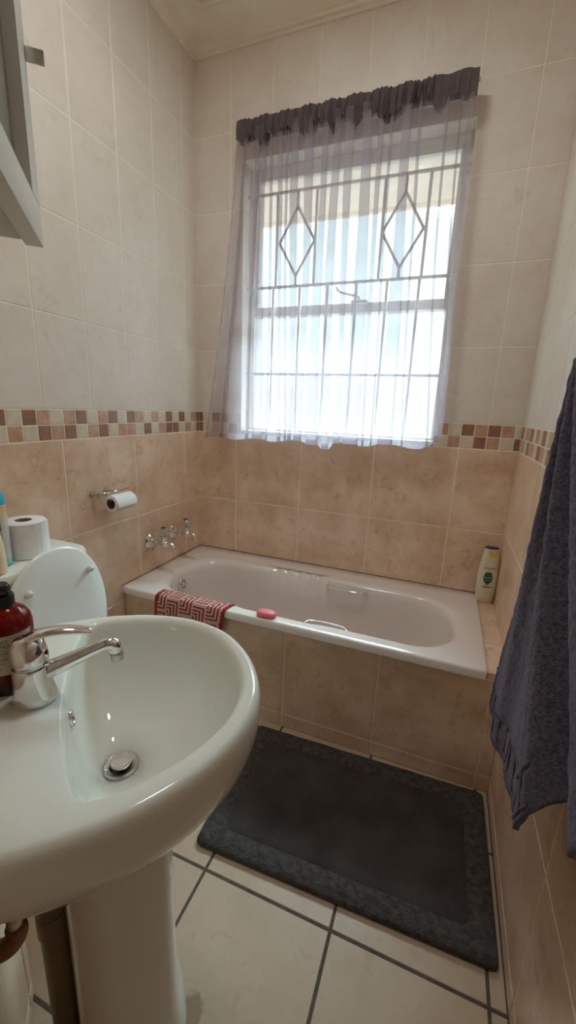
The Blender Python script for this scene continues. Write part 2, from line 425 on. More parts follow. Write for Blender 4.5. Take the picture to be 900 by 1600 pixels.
# burglar guard
bg = thing('burglar_guard', 'pale metal window burglar bars with two diamond shapes behind the curtain', 'burglar bars', ((OX0 + OX1) / 2, .05, OZ0))
O_ = Vector((-(OX0 + OX1) / 2, 0, -OZ0)); BY = 0.
def bar(p, q, r=.0062):
    b = bmesh.new(); tube(b, [Vector(p) + O_, Vector(q) + O_], r, 8); return b
for z in (2.046, 1.686, 1.32):
    simple('horizontal_bar', bar((OX0 + .001, BY, z), (OX1 - .001, BY, z), .0066), M['frame_paint'], bg)
for x in (.375, .55, .826, .994):
    simple('vertical_bar', bar((x, BY, 1.686), (x, BY, 2.046)), M['frame_paint'], bg)
for x in (.24 + .125 * k for k in range(1, 7)):
    simple('vertical_bar', bar((x, BY, OZ0 + .012), (x, BY, 1.686)), M['frame_paint'], bg)
for cx in (.468, .906):
    b = bmesh.new()
    w_, h_ = .079, .13; zc = 1.857
    q = [(cx, zc + h_), (cx + w_, zc), (cx, zc - h_), (cx - w_, zc)]
    for i in range(4):
        a, c = q[i], q[(i + 1) % 4]
        tube(b, [Vector((a[0], BY, a[1])) + O_, Vector((c[0], BY, c[1])) + O_], .0058, 8)
    tube(b, [Vector((cx, BY, 2.046)) + O_, Vector((cx, BY, zc + h_)) + O_], .006, 8)
    tube(b, [Vector((cx, BY, zc - h_)) + O_, Vector((cx, BY, 1.686)) + O_], .006, 8)
    simple('diamond', b, M['frame_paint'], bg)

# ------------------------------------------------------------------ curtain
m = M['sheer'] = bpy.data.materials.new('sheer voile'); m.use_nodes = True; m.node_tree.nodes.clear()
out = N(m, 'ShaderNodeOutputMaterial'); mx = N(m, 'ShaderNodeMixShader'); ad = N(m, 'ShaderNodeMixShader')
tr = N(m, 'ShaderNodeBsdfTransparent'); tr.inputs['Color'].default_value = (1, .98, .98, 1)
tl = N(m, 'ShaderNodeBsdfTranslucent'); tl.inputs['Color'].default_value = srgb(208, 197, 206)
df = N(m, 'ShaderNodeBsdfDiffuse'); df.inputs['Color'].default_value = srgb(150, 134, 136)
LK(m, tl.outputs[0], ad.inputs[1]); LK(m, df.outputs[0], ad.inputs[2]); ad.inputs[0].default_value = .5
tc = N(m, 'ShaderNodeTexCoord'); nz = N(m, 'ShaderNodeTexNoise'); nz.inputs['Scale'].default_value = 9
LK(m, tc.outputs['Object'], nz.inputs['Vector'])
rg = N(m, 'ShaderNodeMapRange'); rg.inputs['To Min'].default_value = .34; rg.inputs['To Max'].default_value = .44
LK(m, nz.outputs['Fac'], rg.inputs['Value']); LK(m, rg.outputs['Result'], mx.inputs[0])
LK(m, tr.outputs[0], mx.inputs[1]); LK(m, ad.outputs[0], mx.inputs[2]); LK(m, mx.outputs[0], out.inputs['Surface'])
m = M['header'] = bpy.data.materials.new('gathered voile heading'); m.use_nodes = True; m.node_tree.nodes.clear()  # same voile darkened: doubled layers plus missing window light put into the colour
out = N(m, 'ShaderNodeOutputMaterial'); mx = N(m, 'ShaderNodeMixShader'); ad = N(m, 'ShaderNodeMixShader')
tr = N(m, 'ShaderNodeBsdfTransparent')
tl = N(m, 'ShaderNodeBsdfTranslucent'); tl.inputs['Color'].default_value = srgb(110, 94, 96)
df = N(m, 'ShaderNodeBsdfDiffuse')
tc = N(m, 'ShaderNodeTexCoord'); nz = N(m, 'ShaderNodeTexNoise'); nz.inputs['Scale'].default_value = 60
LK(m, tc.outputs['Object'], nz.inputs['Vector'])
cr = N(m, 'ShaderNodeValToRGB'); cr.color_ramp.elements[0].color = srgb(92, 78, 80); cr.color_ramp.elements[1].color = srgb(116, 101, 102)
LK(m, nz.outputs['Fac'], cr.inputs['Fac']); LK(m, cr.outputs['Color'], df.inputs['Color'])
LK(m, tl.outputs[0], ad.inputs[1]); LK(m, df.outputs[0], ad.inputs[2]); ad.inputs[0].default_value = .75
mx.inputs[0].default_value = .95
LK(m, tr.outputs[0], mx.inputs[1]); LK(m, ad.outputs[0], mx.inputs[2]); LK(m, mx.outputs[0], out.inputs['Surface'])

CX0, CX1, CZ = .250, 1.118, 2.238
cur = thing('curtain', 'short mauve grey sheer curtain gathered on a rod over the window', 'curtain', ((CX0 + CX1) / 2, -.075, CZ))
OC = Vector((-(CX0 + CX1) / 2, .075, -CZ))
rnd = random.Random(11)
# the cloth: single layers between pleats; each pleat is a fold of three layers that runs to the hem
# (place across the top 0..1, across the hem 0..1, width at top, width at hem)
PLE = [(.045, .085, .006, .003), (.107, .205, .012, .008), (.143, .252, .016, .032), (.180, .300, .006, .003), (.215, .360, .013, .010), (.250, .385, .006, .004), (.292, .405, .024, .014), (.353, .448, .028, .030),
       (.419, .505, .022, .036), (.477, .552, .020, .030), (.534, .600, .026, .020), (.600, .665, .040, .052), (.650, .715, .014, .006), (.700, .745, .008, .003),
       (.757, .800, .036, .044), (.800, .860, .007, .004), (.900, .945, .005, .008), (.955, .975, .004, .010)]
NV = 64
def edge_x(f, v):
    xt = CX0 + (CX1 - CX0) * f
    xb = .097 + (1.150 - .097) * f
    return xt + (xb - xt) * (v ** 1.3)
def row(v, dy_=0.):
    pts = []
    fine = math.exp(-v / .10)
    def put(x, y, f):
        zb = 1.020 + .020 * f + .006 * math.sin(f * 33) - .022 * math.exp(-((f - .55) / .035) ** 2) + .032 * max(0, (f - .93) / .07)
        z = CZ - .03 + (zb - CZ + .03) * v
        x += .0035 * fine * math.sin(f * 420 + 2 * math.sin(f * 60)) + .004 * math.sin(f * 19 + v * 3.3) * v
        y += -.007 * fine * math.sin(f * 330 + 3 * math.sin(f * 41)) - .010 * v * (1 + math.sin(f * 26 + 1.5 * v)) * .6
        pts.append(Vector((x, min(y + dy_, -.012), z)) + OC)
    fp, n = 0, 0
    prev = 0.
    for k, (ft, fb, wt, wb) in enumerate(PLE):
        f = ft + (fb - ft) * v ** 1.15
        w_ = (wt + (wb - wt) * v) * (1 + .25 * math.sin(k * 2.1 + v * 4.2))
        x = edge_x(f, 0) if v == 0 else edge_x(f, v)
        xc = CX0 + (CX1 - CX0) * ft + ((.097 + 1.053 * fb) - (CX0 + (CX1 - CX0) * ft)) * v ** 1.2
        xc += .004 * math.sin(v * 5 + k * 1.7)
        xl, xr = xc - w_ / 2, xc + w_ / 2
        x0_ = pts[-1].x - OC.x if pts else edge_x(0, v)
        m_ = 7
        for i in range(m_):
            g_ = i / m_
            put(x0_ + (xl - x0_) * g_ if i or not pts else x0_, -.083 + .006 * math.sin(g_ * PI) * (1 if k % 2 else -1), prev + (f - prev) * g_)
        for i in range(6): g_ = i / 6; put(xl + (xr - xl) * g_, -.083 - .004 * math.sin(g_ * PI), f)
        put(xr + .0012, -.088, f)
        for i in range(6): g_ = i / 6; put(xr - (xr - xl) * g_, -.092 - .002 * math.sin(g_ * PI), f)
        put(xl - .0012, -.096, f)
        for i in range(6): g_ = i / 6; put(xl + (xr - xl) * g_, -.100 + .004 * g_, f)
        prev = f
        pts_last = xr
        put(xr, -.094, f)
    x0_ = pts[-1].x - OC.x; x1_ = edge_x(1, v)
    for i in range(1, 7): put(x0_ + (x1_ - x0_) * i / 6, -.086 + .02 * v * (i / 6) ** 2, 1.)
    return pts
bm = bmesh.new()
ROWS = [row(j / NV) for j in range(NV + 1)]
loft(bm, ROWS, closed=False)
simple('sheer_panel', bm, M['sheer'], cur)
# hem: doubled cloth at the bottom and down both sides
bm = bmesh.new()
hm_ = [row(1 - .020 + .0204 * j / 3, -.0022) for j in range(4)]
loft(bm, hm_, closed=False)
loft(bm, [[p + Vector((-.001, -.002, 0)) for p in (r[0], r[1].lerp(r[0], .4))] for r in [[q[0], q[0] + Vector((.016, 0, 0))] for q in ROWS]], closed=False)
loft(bm, [[q[-1] + Vector((-.018, -.002, 0)), q[-1] + Vector((.001, -.002, 0))] for q in ROWS], closed=False)
simple('hem', bm, M['sheer'], cur)
# heading: rod pocket with tight ruffles
bm = bmesh.new(); NH = 700
def ruff(u):
    a = math.sin(2 * PI * 47 * u + 2.4 * math.sin(u * 40) + 1.3 * math.sin(u * 17)) * .8 + math.sin(2 * PI * 83 * u + 2 * math.sin(u * 29)) * .45
    if u < .06: a *= u / .06 * .8
    if u > .86: a *= .18
    return a
def head_pt(u, w_, side):
    x = CX0 + (CX1 - CX0) * u + .003 * math.sin(u * 190)
    a = ruff(u)
    ztop = CZ + .010 + .005 * a + .003 * math.sin(u * 61)
    zbot = CZ - .056 - .030 * max(0, math.sin(u * 47 + math.sin(u * 13) * 2)) * (1 if .1 < u < .9 else .3) - .006 * a
    z = ztop + (zbot - ztop) * w_
    bulge = math.sin(PI * min(1, w_ * 1.2)) * .006
    return Vector((x + .004 * a * w_, -.075 + side * (.011 + bulge) + .0090 * a * side * -1 * (.4 + w_ * .8) - (.008 * w_ if side < 0 else 0), z)) + OC
cols = [0, .12, .25, .45, .65, .82, 1]
loft(bm, [[head_pt(i / NH, w_, -1) for i in range(NH + 1)] for w_ in cols], closed=False)
loft(bm, [[head_pt(i / NH, w_, 1) for i in range(NH + 1)] for w_ in cols], closed=False)
loft(bm, [[head_pt(i / NH, 0, s) + Vector((0, 0, .003 * (s == 0))) for i in range(NH + 1)] for s in (-1, 0, 1)], closed=False)
simple('heading', bm, M['header'], cur)
rod = thing('curtain_rod', 'thin curtain rod end peeking out above the right of the window', 'curtain rod', (CX1, -.075, CZ - .02))
bm = bmesh.new(); tube(bm, [(CX0 - CX1 - .004, 0, 0), (.008, 0, 0)], .006, 12)
simple('rod', bm, M['steel'], rod)
for x in (CX0 - CX1 + .01, -.01):
    bm = bmesh.new(); tube(bm, [(x, 0, 0), (x, .045, -.004), (x, .0735, -.004)], .004, 8)
    simple('bracket', bm, M['steel'], rod)

# ------------------------------------------------------------------ bathtub
TZ, TL, TF = .439, 1.3667, -.5917
tub = thing('bathtub', 'long built-in white bathtub with rounded rim along the window wall', 'bathtub', (TL / 2, TF / 2, 0))
OT = Vector((-TL / 2, -TF / 2, 0))
Nn = 240
OCX, OCY = .70, -.335
def rrect(x0, x1, y0, y1, r, z):
    """rounded rectangle sampled by angle from (OCX, OCY)"""
    out = []
    for i in range(Nn):
        a = 2 * PI * i / Nn; d = Vector((math.cos(a), math.sin(a)))
        lo_, hi_ = 0, 3
        for _ in range(40):
            mid = (lo_ + hi_) / 2; p = Vector((OCX, OCY)) + d * mid
            ins = x0 <= p.x <= x1 and y0 <= p.y <= y1
            if ins:
                ccx = min(max(p.x, x0 + r), x1 - r); ccy = min(max(p.y, y0 + r), y1 - r)
                ins = (p - Vector((ccx, ccy))).length <= r + 1e-9
            if ins: lo_ = mid
            else: hi_ = mid
        out.append(Vector((OCX + d.x * lo_, OCY + d.y * lo_, z)))
    return out
def dish(p, k):
    """pushes the opening outline into the moulded soap dishes half way along each long side; k how much"""
    q = p.copy()
    for cx, sy in ((.60, 1), (.665, -1)):
        if (p.y - OCY) * sy > .1:
            w_ = .185
            d = abs(p.x - cx) / w_
            if d < 1:
                s = 1 - max(0, (d - .62) / .38); s = s * s * (3 - 2 * s)
                q.y += sy * .035 * s * k if sy > 0 else sy * .012 * s * k
                if sy > 0 and .3 < s: q.y += sy * .006 * math.cos((p.x - cx) * 2 * PI / .05) * k
    return q
def mixr(a, b, t): return [p.lerp(q, t) for p, q in zip(a, b)]
oin = lambda z: rrect(.085, 1.300, -.543, -.125, .16, z)
bmT = bmesh.new()
g = .002
rings = [rrect(g, TL, TF, -g, .004, TZ - .030)]
rings = [[p.copy() for p in rrect(g + .012, TL - .012, TF + .016, -g - .012, .006, TZ - .028)],
         rrect(g, TL, TF, -g, .010, TZ - .028), rrect(g, TL, TF, -g, .012, TZ - .007),
         rrect(g + .003, TL - .003, TF + .003, -g - .003, .012, TZ - .002), rrect(g + .007, TL - .007, TF + .008, -g - .006, .012, TZ)]
rimin = oin(TZ)
rings += [mixr(rings[-1], rimin, .5), mixr(rings[-2], rimin, .9)]
rings[-1] = [p.lerp(q, .86) for p, q in zip(rings[4], rimin)]
steps = [(.0, TZ - .001), (.012, TZ - .004), (.022, TZ - .014), (.028, TZ - .035)]
low = rrect(.19, 1.08, -.455, -.215, .10, .085)
mid = rrect(.115, 1.245, -.515, -.155, .15, .30)
for ins, z in steps:
    r = rrect(.085 + ins, 1.300 - ins, -.543 + ins, -.125 - ins, .16, z)
    k = {0: 1, .012: 1, .022: .9, .028: .5}[ins]
    rings.append([dish(p, k) if ins < .03 else p for p in r])
top4 = rrect(.113, 1.272, -.515, -.153, .155, TZ - .035)
for k in range(1, 15):
    t = k / 14
    z = (TZ - .05) + (.088 - TZ + .05) * (math.sin(t * PI / 2) ** .85)
    tt = t ** 2.6
    lo2 = rrect(.19, 1.05, -.455, -.215, .10, z)
    hi2 = [Vector((p.x, p.y, z)) for p in top4]
    rings.append(mixr(hi2, lo2, tt * .92 + .08 * t))
rings.append([p.lerp(Vector((OCX, OCY, .083)), .5) for p in rings[-1]])
loft(bmT, [[p + OT for p in r] for r in rings], cap0=False, cap1=True)
# lowered pockets: dish floor behind the opening
tb = simple('body', bmT, M['enamel'], tub); sharp(tb, 50)
# moulded soap dish lines on the back rim
bm = bmesh.new()
tube(bm, [p + OT for p in catmull([(.40, -.055, TZ), (.44, -.045, TZ), (.50, -.060, TZ), (.60, -.066, TZ), (.70, -.060, TZ), (.745, -.040, TZ), (.79, -.062, TZ), (.86, -.072, TZ)], 8)], .0035, 8, flat=.5)
simple('moulded_ridge', bm, M['enamel'], tub)
# overflow
bm = bmesh.new()
mt = Matrix.Translation(Vector((.116, -.335, .368)) + OT) @ Matrix.Rotation(PI / 2 - .12, 4, 'Y')
lathe(bm, [(.001, -.004), (.026, -.004), (.026, .002), (.022, .006), (.012, .008), (.010, .012), (.001, .012)], 28, mt)
ov = sharp(simple('overflow', bm, M['chrome'], tub))
bm = bmesh.new()
for a in range(6):
    p = Vector((.0165 * math.cos(a * PI / 3 + .3), .0165 * math.sin(a * PI / 3 + .3), 0))
    lathe(bm, [(.001, .0075), (.0035, .0075), (.0035, .0085), (.001, .0085)], 10, mt @ Matrix.Translation(p))
simple('overflow_hole', bm, M['black'], ov)
# grab handles
def grab(x0, x1, y, z, yo, name_l):
    bm = bmesh.new()
    pts = catmull([(x0, y, z - .004), (x0 + .004, y + yo * .5, z + .001), (x0 + .02, y + yo, z + .003), ((x0 + x1) / 2, y + yo * 1.15, z + .004), (x1 - .02, y + yo, z + .003), (x1 - .004, y + yo * .5, z + .001), (x1, y, z - .004)], 6)
    pts = [p + OT for p in pts]
    tube(bm, pts, [.0052 if 3 < i < len(pts) - 4 else .0075 for i in range(len(pts))], 12, flat=.75)
    o = simple('grab_handle', bm, M['chrome'], tub)
    return o
grab(.755, .925, -.155, TZ - .022, -.028, '')
grab(.765, .925, -.515, TZ - .026, .030, '')
# drain in tub floor
bm = bmesh.new(); lathe(bm, [(.001, .084), (.03, .084), (.03, .088), (.001, .089)], 28, Matrix.Translation(Vector((.33, -.335, 0)) + OT))
simple('plughole', bm, M['chrome'], tub)

# tiled tub panel, ledge
PY = -.5687
bm = bmesh.new()
box(bm, 0, W, PY + .0005, PY + .012, 0, TZ - .031)
PP = lambda u, v, o: Vector((u, PY - o, v))
for a, b in spans(0, W, .7154 - PL * 2, PL):
    tile(bm, PP, a, b, 0, .0586, 1); tile(bm, PP, a, b, .0586, TZ - .035, 1)
struct(simple('wall_tub_panel', bm, [M['grout'], M['tile_low']], smooth=False))
bm = bmesh.new()
LZ = .424
box(bm, TL + .0015, W, PY, -.0005, TZ - .05, LZ)
for a, b in spans(PY - .002, 0, -.389, PL):
    tile(bm, lambda u, v, o: Vector((u, v, LZ + o)), TL + .004, W, a, b, 1, g=.0012)
struct(simple('trim_2', bm, [M['tile_low'], M['tile_low']], smooth=False))
# dark sealant line along tub, wall side
bm = bmesh.new()
tube(bm, [(.003, -.002, TZ + .0005), (TL, -.0012, TZ + .0005)], .0018, 8); tube(bm, [(.0012, -.004, TZ + .0005), (.0012, TF + .002, TZ + .0005)], .0018, 8)
struct(simple('trim_3', bm, M['dark_line']))

# ------------------------------------------------------------------ bath taps
m = M['acrylic'] = mat('clear acrylic knob', (.96, .97, .97, 1), .06); BS(m).inputs['Transmission Weight'].default_value = .9; BS(m).inputs['IOR'].default_value = 1.4
n_ = N(m, 'ShaderNodeTexNoise'); n_.inputs['Scale'].default_value = 200; bp = N(m, 'ShaderNodeBump'); bp.inputs['Strength'].default_value = .05
LK(m, n_.outputs['Fac'], bp.inputs['Height']); LK(m, bp.outputs['Normal'], BS(m).inputs['Normal'])
def bath_tap(y, label):
    t = thing('bath_tap', label, 'tap', (0, y, .577), 0, 'pair of bath taps')
    RX = Matrix.Rotation(PI / 2, 4, 'Y')
    b = bmesh.new(); lathe(b, [(.001, .0005), (.034, .0005), (.034, .004), (.027, .010), (.015, .016), (.0125, .016), (.001, .016)], 28, RX); sharp(simple('wall_flange', b, M['chrome'], t))
    b = bmesh.new(); lathe(b, [(.011, .012), (.011, .036), (.0135, .037), (.0135, .046), (.011, .047), (.011, .058), (.0145, .064), (.0155, .074), (.0145, .086), (.010, .092)], 24, RX)
    lathe(b, [(.0125, .004), (.0125, .022), (.0095, .026), (.0095, .032)], 20, Matrix.Translation((.075, 0, 0)))
    sharp(simple('valve_body', b, M['chrome'], t))
    b = bmesh.new(); tube(b, catmull([(.082, 0, -.002), (.096, 0, .002), (.110, 0, .002), (.121, 0, -.006), (.126, 0, -.020), (.127, 0, -.030)], 6), [.0095] * 6 + [.0085] * 19 + [.0082] * 6, 16)
    sharp(simple('spout', b, M['chrome'], t))
    b = bmesh.new(); rings = []
    for z, r in ((.030, .011), (.032, .0165), (.040, .0185), (.056, .0195), (.066, .0185), (.070, .015)):
        rings.append([Vector((.075 + (r + .0016 * math.cos(8 * 2 * PI * k / 48)) * math.cos(2 * PI * k / 48), (r + .0016 * math.cos(8 * 2 * PI * k / 48)) * math.sin(2 * PI * k / 48), z)) for k in range(48)])
    loft(b, rings); h = sharp(simple('tap_knob', b, M['acrylic'], t))
    b = bmesh.new(); lathe(b, [(.001, .0705), (.0095, .0705), (.0095, .073), (.001, .0735)], 20, Matrix.Translation((.075, 0, 0)))
    simple('cap_disc', b, M['black'], h)
    b = bmesh.new(); lathe(b, [(.006, .031), (.006, .068)], 14, Matrix.Translation((.075, 0, 0)))
    simple('spindle', b, M['steel'], h)
    return t
bath_tap(-.400, 'chrome bath tap with clear knob on left wall, nearer the toilet roll holder')
bath_tap(-.236, 'chrome bath tap with clear knob on left wall, nearer the window wall')

# ------------------------------------------------------------------ toilet roll holder and rolls
h = thing('toilet_roll_holder', 'chrome wire toilet roll holder on the left wall', 'toilet roll holder', (0, -.655, .843))
for y in (-.045, .022):
    b = bmesh.new(); lathe(b, [(.001, .0005), (.010, .0005), (.011, .004), (.0085, .012), (.0075, .030), (.008, .036), (.001, .037)], 20, Matrix.Translation((0, y, 0)) @ Matrix.Rotation(PI / 2, 4, 'Y'))
    sharp(simple('wall_post', b, M['steel'], h))
b = bmesh.new()
tube(b, [(.033, -.050, 0), (.033, .11, 0)], .0032, 10)
tube(b, catmull([(.033, -.006, .001), (.040, -.008, .0), (.044, -.008, -.012), (.046, -.006, -.022), (.052, .003, -.0265), (.056, .020, -.027), (.056, .11, -.027)], 5), .0026, 10)
simple('wire_arm', b, M['chrome'], h)

def roll(name, label, loc, rot, r, hgt, rc, group=None):
    t = thing(name, label, 'toilet roll', loc, 0, 'toilet rolls')
    t.rotation_euler = rot
    b = bmesh.new()
    prof = [(rc, 0), (r - .002, 0), (r, .0015), (r, hgt - .0015), (r - .002, hgt), (rc, hgt)]
    loft(b, [circ(q * 1., z, 56) for q, z in prof], False, False)
    # loose last sheet
    b2 = []
    for z in (0.001, hgt - .001):
        b2.append([Vector(((r + .0006 + .0045 * (k / 12) ** 2) * math.cos(-.9 + .1 * k), (r + .0006 + .0045 * (k / 12) ** 2) * math.sin(-.9 + .1 * k), z)) for k in range(13)])
    loft(b, b2, closed=False)
    sharp(simple('paper', b, M['paper'], t), 40)
    b = bmesh.new(); loft(b, [circ(q, z, 40) for q, z in ((rc, 0), (rc - .0012, .0), (rc - .0012, hgt), (rc, hgt), (rc, 0))], False, False)
    simple('core', b, M['card'], t)
    return t
roll('toilet_roll', 'half used toilet roll hanging on the chrome wall holder', (.056, -.668, .8055), (-PI / 2, 0, 0), .031, .100, .0195)
roll('toilet_roll', 'full white toilet roll standing on top of the cistern', (.118, -1.046, .7475), (0, 0, 1.0), .0540, .098, .0205)

# ------------------------------------------------------------------ toilet
TY = -1.06
wc = thing('toilet', 'white toilet with raised lid and low cistern between basin and tub', 'toilet', (.32, TY, 0))
b = bmesh.new()
def cr_(x0, x1, w_, z, n=5): return superell((x1 - x0) / 2, w_, n, z, 72, (x0 + x1) / 2 - .32, 0)
loft(b, [cr_(.012, .175, .120, .40), cr_(.012, .19, .130, .43), cr_(.012, .205, .137, .70), cr_(.012, .205, .137, .715)])
sharp(simple('cistern', b, M['ceramic'], wc), 50)
b = bmesh.new()
loft(b, [cr_(.008, .214, .143, .715), cr_(.006, .222, .148, .722), cr_(.006, .222, .148, .736), cr_(.010, .218, .144, .744), cr_(.03, .20, .125, .7462)])
sharp(simple('cistern_lid', b, M['ceramic'], wc), 50)
b = bmesh.new()
def bowl(x0, x1, w_, z): return superell((x1 - x0) / 2, w_, 2.4, z, 72, (x0 + x1) / 2 - .32, 0)
loft(b, [bowl(.16, .46, .095, 0), bowl(.16, .45, .088, .05), bowl(.15, .47, .090, .16), bowl(.12, .55, .130, .30), bowl(.10, .58, .150, .37), bowl(.10, .59, .152, .39), bowl(.12, .57, .135, .392),
         bowl(.17, .55, .115, .37), bowl(.22, .50, .085, .25), bowl(.27, .44, .05, .2)])
sharp(simple('pan', b, M['ceramic'], wc), 60)
b = bmesh.new()
loft(b, [bowl(.20, .60, .155, .394), bowl(.19, .605, .158, .402), bowl(.20, .60, .153, .410), bowl(.235, .565, .110, .410), bowl(.235, .565, .108, .394), bowl(.20, .60, .155, .394)], False, False)
sharp(simple('seat', b, M['seat'], wc), 60)
# raised lid: oval slab leaning on the cistern
b = bmesh.new()
def lid_ring(k, d):
    out = []
    for i in range(80):
        a = 2 * PI * i / 80
        yy = .156 * math.copysign(abs(math.cos(a)) ** .92, math.cos(a)); zz = .205 * math.copysign(abs(math.sin(a)) ** .95, math.sin(a))
        if zz < -.1: yy *= 1 - .35 * ((-zz - .1) / .105) ** 2
        out.append(Vector((d, yy * k, zz * k)))
    return out
loft(b, [lid_ring(.3, -.004), lid_ring(.94, -.004), lid_ring(.985, -.002), lid_ring(1, .003), lid_ring(.995, .008), lid_ring(.965, .0115), lid_ring(.6, .0125), lid_ring(.2, .0128)])
ld = simple('lid', b, M['seat'], wc, loc=(.232 - .32, .005, .578), rot=(0, -.06, 0))
for y in (-.088, .104):
    b = bmesh.new(); lathe(b, [(.0085, .011), (.0095, .014), (.009, .021), (.006, .025), (.001, .0255)], 20, Matrix.Translation((0, y, .113)) @ Matrix.Rotation(PI / 2, 4, 'Y'))
    simple('buffer', b, M['white_paint'], ld)
for y in (-.06, .06):
    b = bmesh.new(); tube(b, [(.215 - .32, y - .015, .402), (.215 - .32, y + .015, .402)], .012, 14)
    simple('hinge', b, M['seat'], wc)

# ---- things on the cistern
# air freshener can
m = M['can'] = mat('printed can', srgb(200, 205, 205), .25, .35)
tc = N(m, 'ShaderNodeTexCoord'); sp = N(m, 'ShaderNodeSeparateXYZ'); LK(m, tc.outputs['Object'], sp.inputs[0])
cr = N(m, 'ShaderNodeValToRGB'); e = cr.color_ramp.elements; e[0].position = 0; e[0].color = srgb(110, 190, 190); e[1].position = 1; e[1].color = srgb(226, 176, 106)
for p_, c_ in ((.09, srgb(150, 205, 200)), (.16, srgb(205, 208, 206)), (.62, srgb(206, 209, 208)), (.82, srgb(222, 208, 180))):
    x_ = e.new(p_); x_.color = c_
mr = N(m, 'ShaderNodeMapRange'); mr.inputs['From Max'].default_value = .17; LK(m, sp.outputs['Z'], mr.inputs['Value'])
LK(m, mr.outputs['Result'], cr.inputs['Fac']); LK(m, cr.outputs['Color'], BS(m).inputs['Base Color'])
M['teal'] = noise_mat('teal cap plastic', [srgb(40, 176, 196), srgb(52, 186, 206)], 8, .35)
t = thing('air_freshener_can', 'tall spray can with turquoise cap and barcode label on the cistern', 'air freshener', (.131, -1.1285, .7475), 0)
R_ = .0265
b = bmesh.new(); lathe(b, [(.022, 0), (R_, .002), (R_ + .0008, .004), (R_, .007), (R_, .158), (R_ - .001, .162), (.022, .166)], 40); sharp(simple('can', b, M['can'], t))
b = bmesh.new(); lathe(b, [(R_ - .0005, .160), (R_ - .0002, .163), (.0248, .180), (.022, .193), (.017, .200), (.009, .203), (.001, .204)], 40); simple('cap', b, M['teal'], t)
b = bmesh.new(); rb = random.Random(3); z = .020
th0 = math.radians(-19)
def cyl(th, z, r): return Vector((r * math.cos(th), r * math.sin(th), z))
while z < .125:
    hgt = rb.choice((.0008, .0012, .002)); wd = .30 if rb.random() < .7 else .24
    if not (.058 < z < .062 or .088 < z < .092):
        seg = 6; r = R_ + .0003
        loft(b, [[cyl(th0 - wd / 2 + wd * k / seg, zz, r) for k in range(seg + 1)] for zz in (z, z + hgt)], closed=False)
    z += hgt + rb.choice((.0008, .0012))
simple('barcode', b, M['black'], t)
# cream bottle
t = thing('cream_bottle', 'cream plastic bottle at the left edge beside the spray can on the cistern', 'bottle', (.172, -1.172, .7475))
M['cream'] = noise_mat('cream plastic', [srgb(226, 200, 168), srgb(232, 208, 178)], 5, .4)
b = bmesh.new(); lathe(b, [(.024, 0), (.0265, .003), (.0265, .03), (.025, .07), (.021, .098), (.014, .106)], 36); sharp(simple('body', b, M['cream'], t))
b = bmesh.new(); lathe(b, [(.015, .106), (.015, .124), (.013, .127), (.001, .128)], 30); sharp(simple('cap', b, M['white_paint'], t))

# ------------------------------------------------------------------ wash basin
SB, TB = 1.50, -.45
bas = thing('wash_basin', 'large white oval pedestal wash basin in the left foreground', 'wash basin', ST(SB, TB), -PI / 4)
NB = 144
def polar(poly, scale=1., c=(0, 0), z=0, grow=0):
    out = []
    n = len(poly)
    for i in range(NB):
        a = 2 * PI * i / NB; dx, dy = math.cos(a), math.sin(a); best = 0
        for k in range(n):
            p, q = poly[k], poly[(k + 1) % n]
            ex, ey = q.x - p.x, q.y - p.y
            den = dx * ey - dy * ex
            if abs(den) < 1e-12: continue
            tt = ((p.x) * ey - (p.y) * ex) / den
            uu = ((p.x) * dy - (p.y) * dx) / den
            if tt > 0 and -1e-9 <= uu <= 1 + 1e-9: best = max(best, tt)
        rr = best * scale + grow
        out.append(Vector((dx * rr, dy * rr, z)))
    return out
oh = [(0, .219), (.088, .203), (.158, .155), (.203, .090), (.228, .015), (.234, -.05), (.231, -.11), (.219, -.155), (.200, -.180), (.1, -.184)]
outer = catmull([(x, y, 0) for x, y in oh] + [(0, -.184, 0)] + [(-x, y, 0) for x, y in reversed(oh[1:])], 6, True)
ih = [(0, .192), (.072, .181), (.132, .143), (.172, .084), (.193, .018), (.197, -.020), (.190, -.040), (.172, -.050), (.125, -.059), (.06, -.066)]
inner = catmull([(x - .006, y, 0) for x, y in ih] + [(-.006, -.068, 0)] + [(-x - .006, y, 0) for x, y in reversed(ih[1:])], 6, True)
b = bmesh.new()
RZ = .750
rg_ = []
pd = (0, -.013)
def sh(r, f):  # shift towards pedestal centre
    return [Vector((p.x, p.y + f, p.z)) for p in r]
rg_.append(sh(polar(outer, .34, z=.560), -.010))
rg_.append(sh(polar(outer, .46, z=.570), -.008))
rg_.append(polar(outer, .68, z=.592))
rg_.append(polar(outer, .87, z=.628))
rg_.append(polar(outer, .965, z=.662))
rg_.append(polar(outer, 1.0, z=.688))
rg_.append(polar(outer, 1.012, z=.712))
rg_.append(polar(outer, 1.008, z=.732))
rg_.append(polar(outer, .995, z=.743))
rg_.append(polar(outer, .975, z=.749))
rg_.append(polar(outer, .95, z=.7505))
a1 = polar(inner, 1., z=.7485, grow=.007); a0 = rg_[-1]
rg_.append([p.lerp(q, .5) for p, q in zip(a0, a1)])
rg_.append(a1)
rg_.append(polar(inner, 1., z=.7465, grow=.003))
rg_.append(polar(inner, .995, z=.742))
rg_.append(polar(inner, .975, z=.730))
rg_.append(polar(inner, .945, z=.708))
rg_.append(polar(inner, .895, z=.680))
rg_.append(polar(inner, .82, z=.652))
rg_.append(polar(inner, .70, z=.627))
rg_.append(polar(inner, .55, z=.610))
rg_.append(polar(inner, .40, z=.600))
rr = [Vector((.027 * math.cos(2 * PI * i / NB), .027 * math.sin(2 * PI * i / NB), .596)) for i in range(NB)]
rg_.append(rr); rg_.append([Vector((p.x * .9, p.y * .9, .588)) for p in rr])
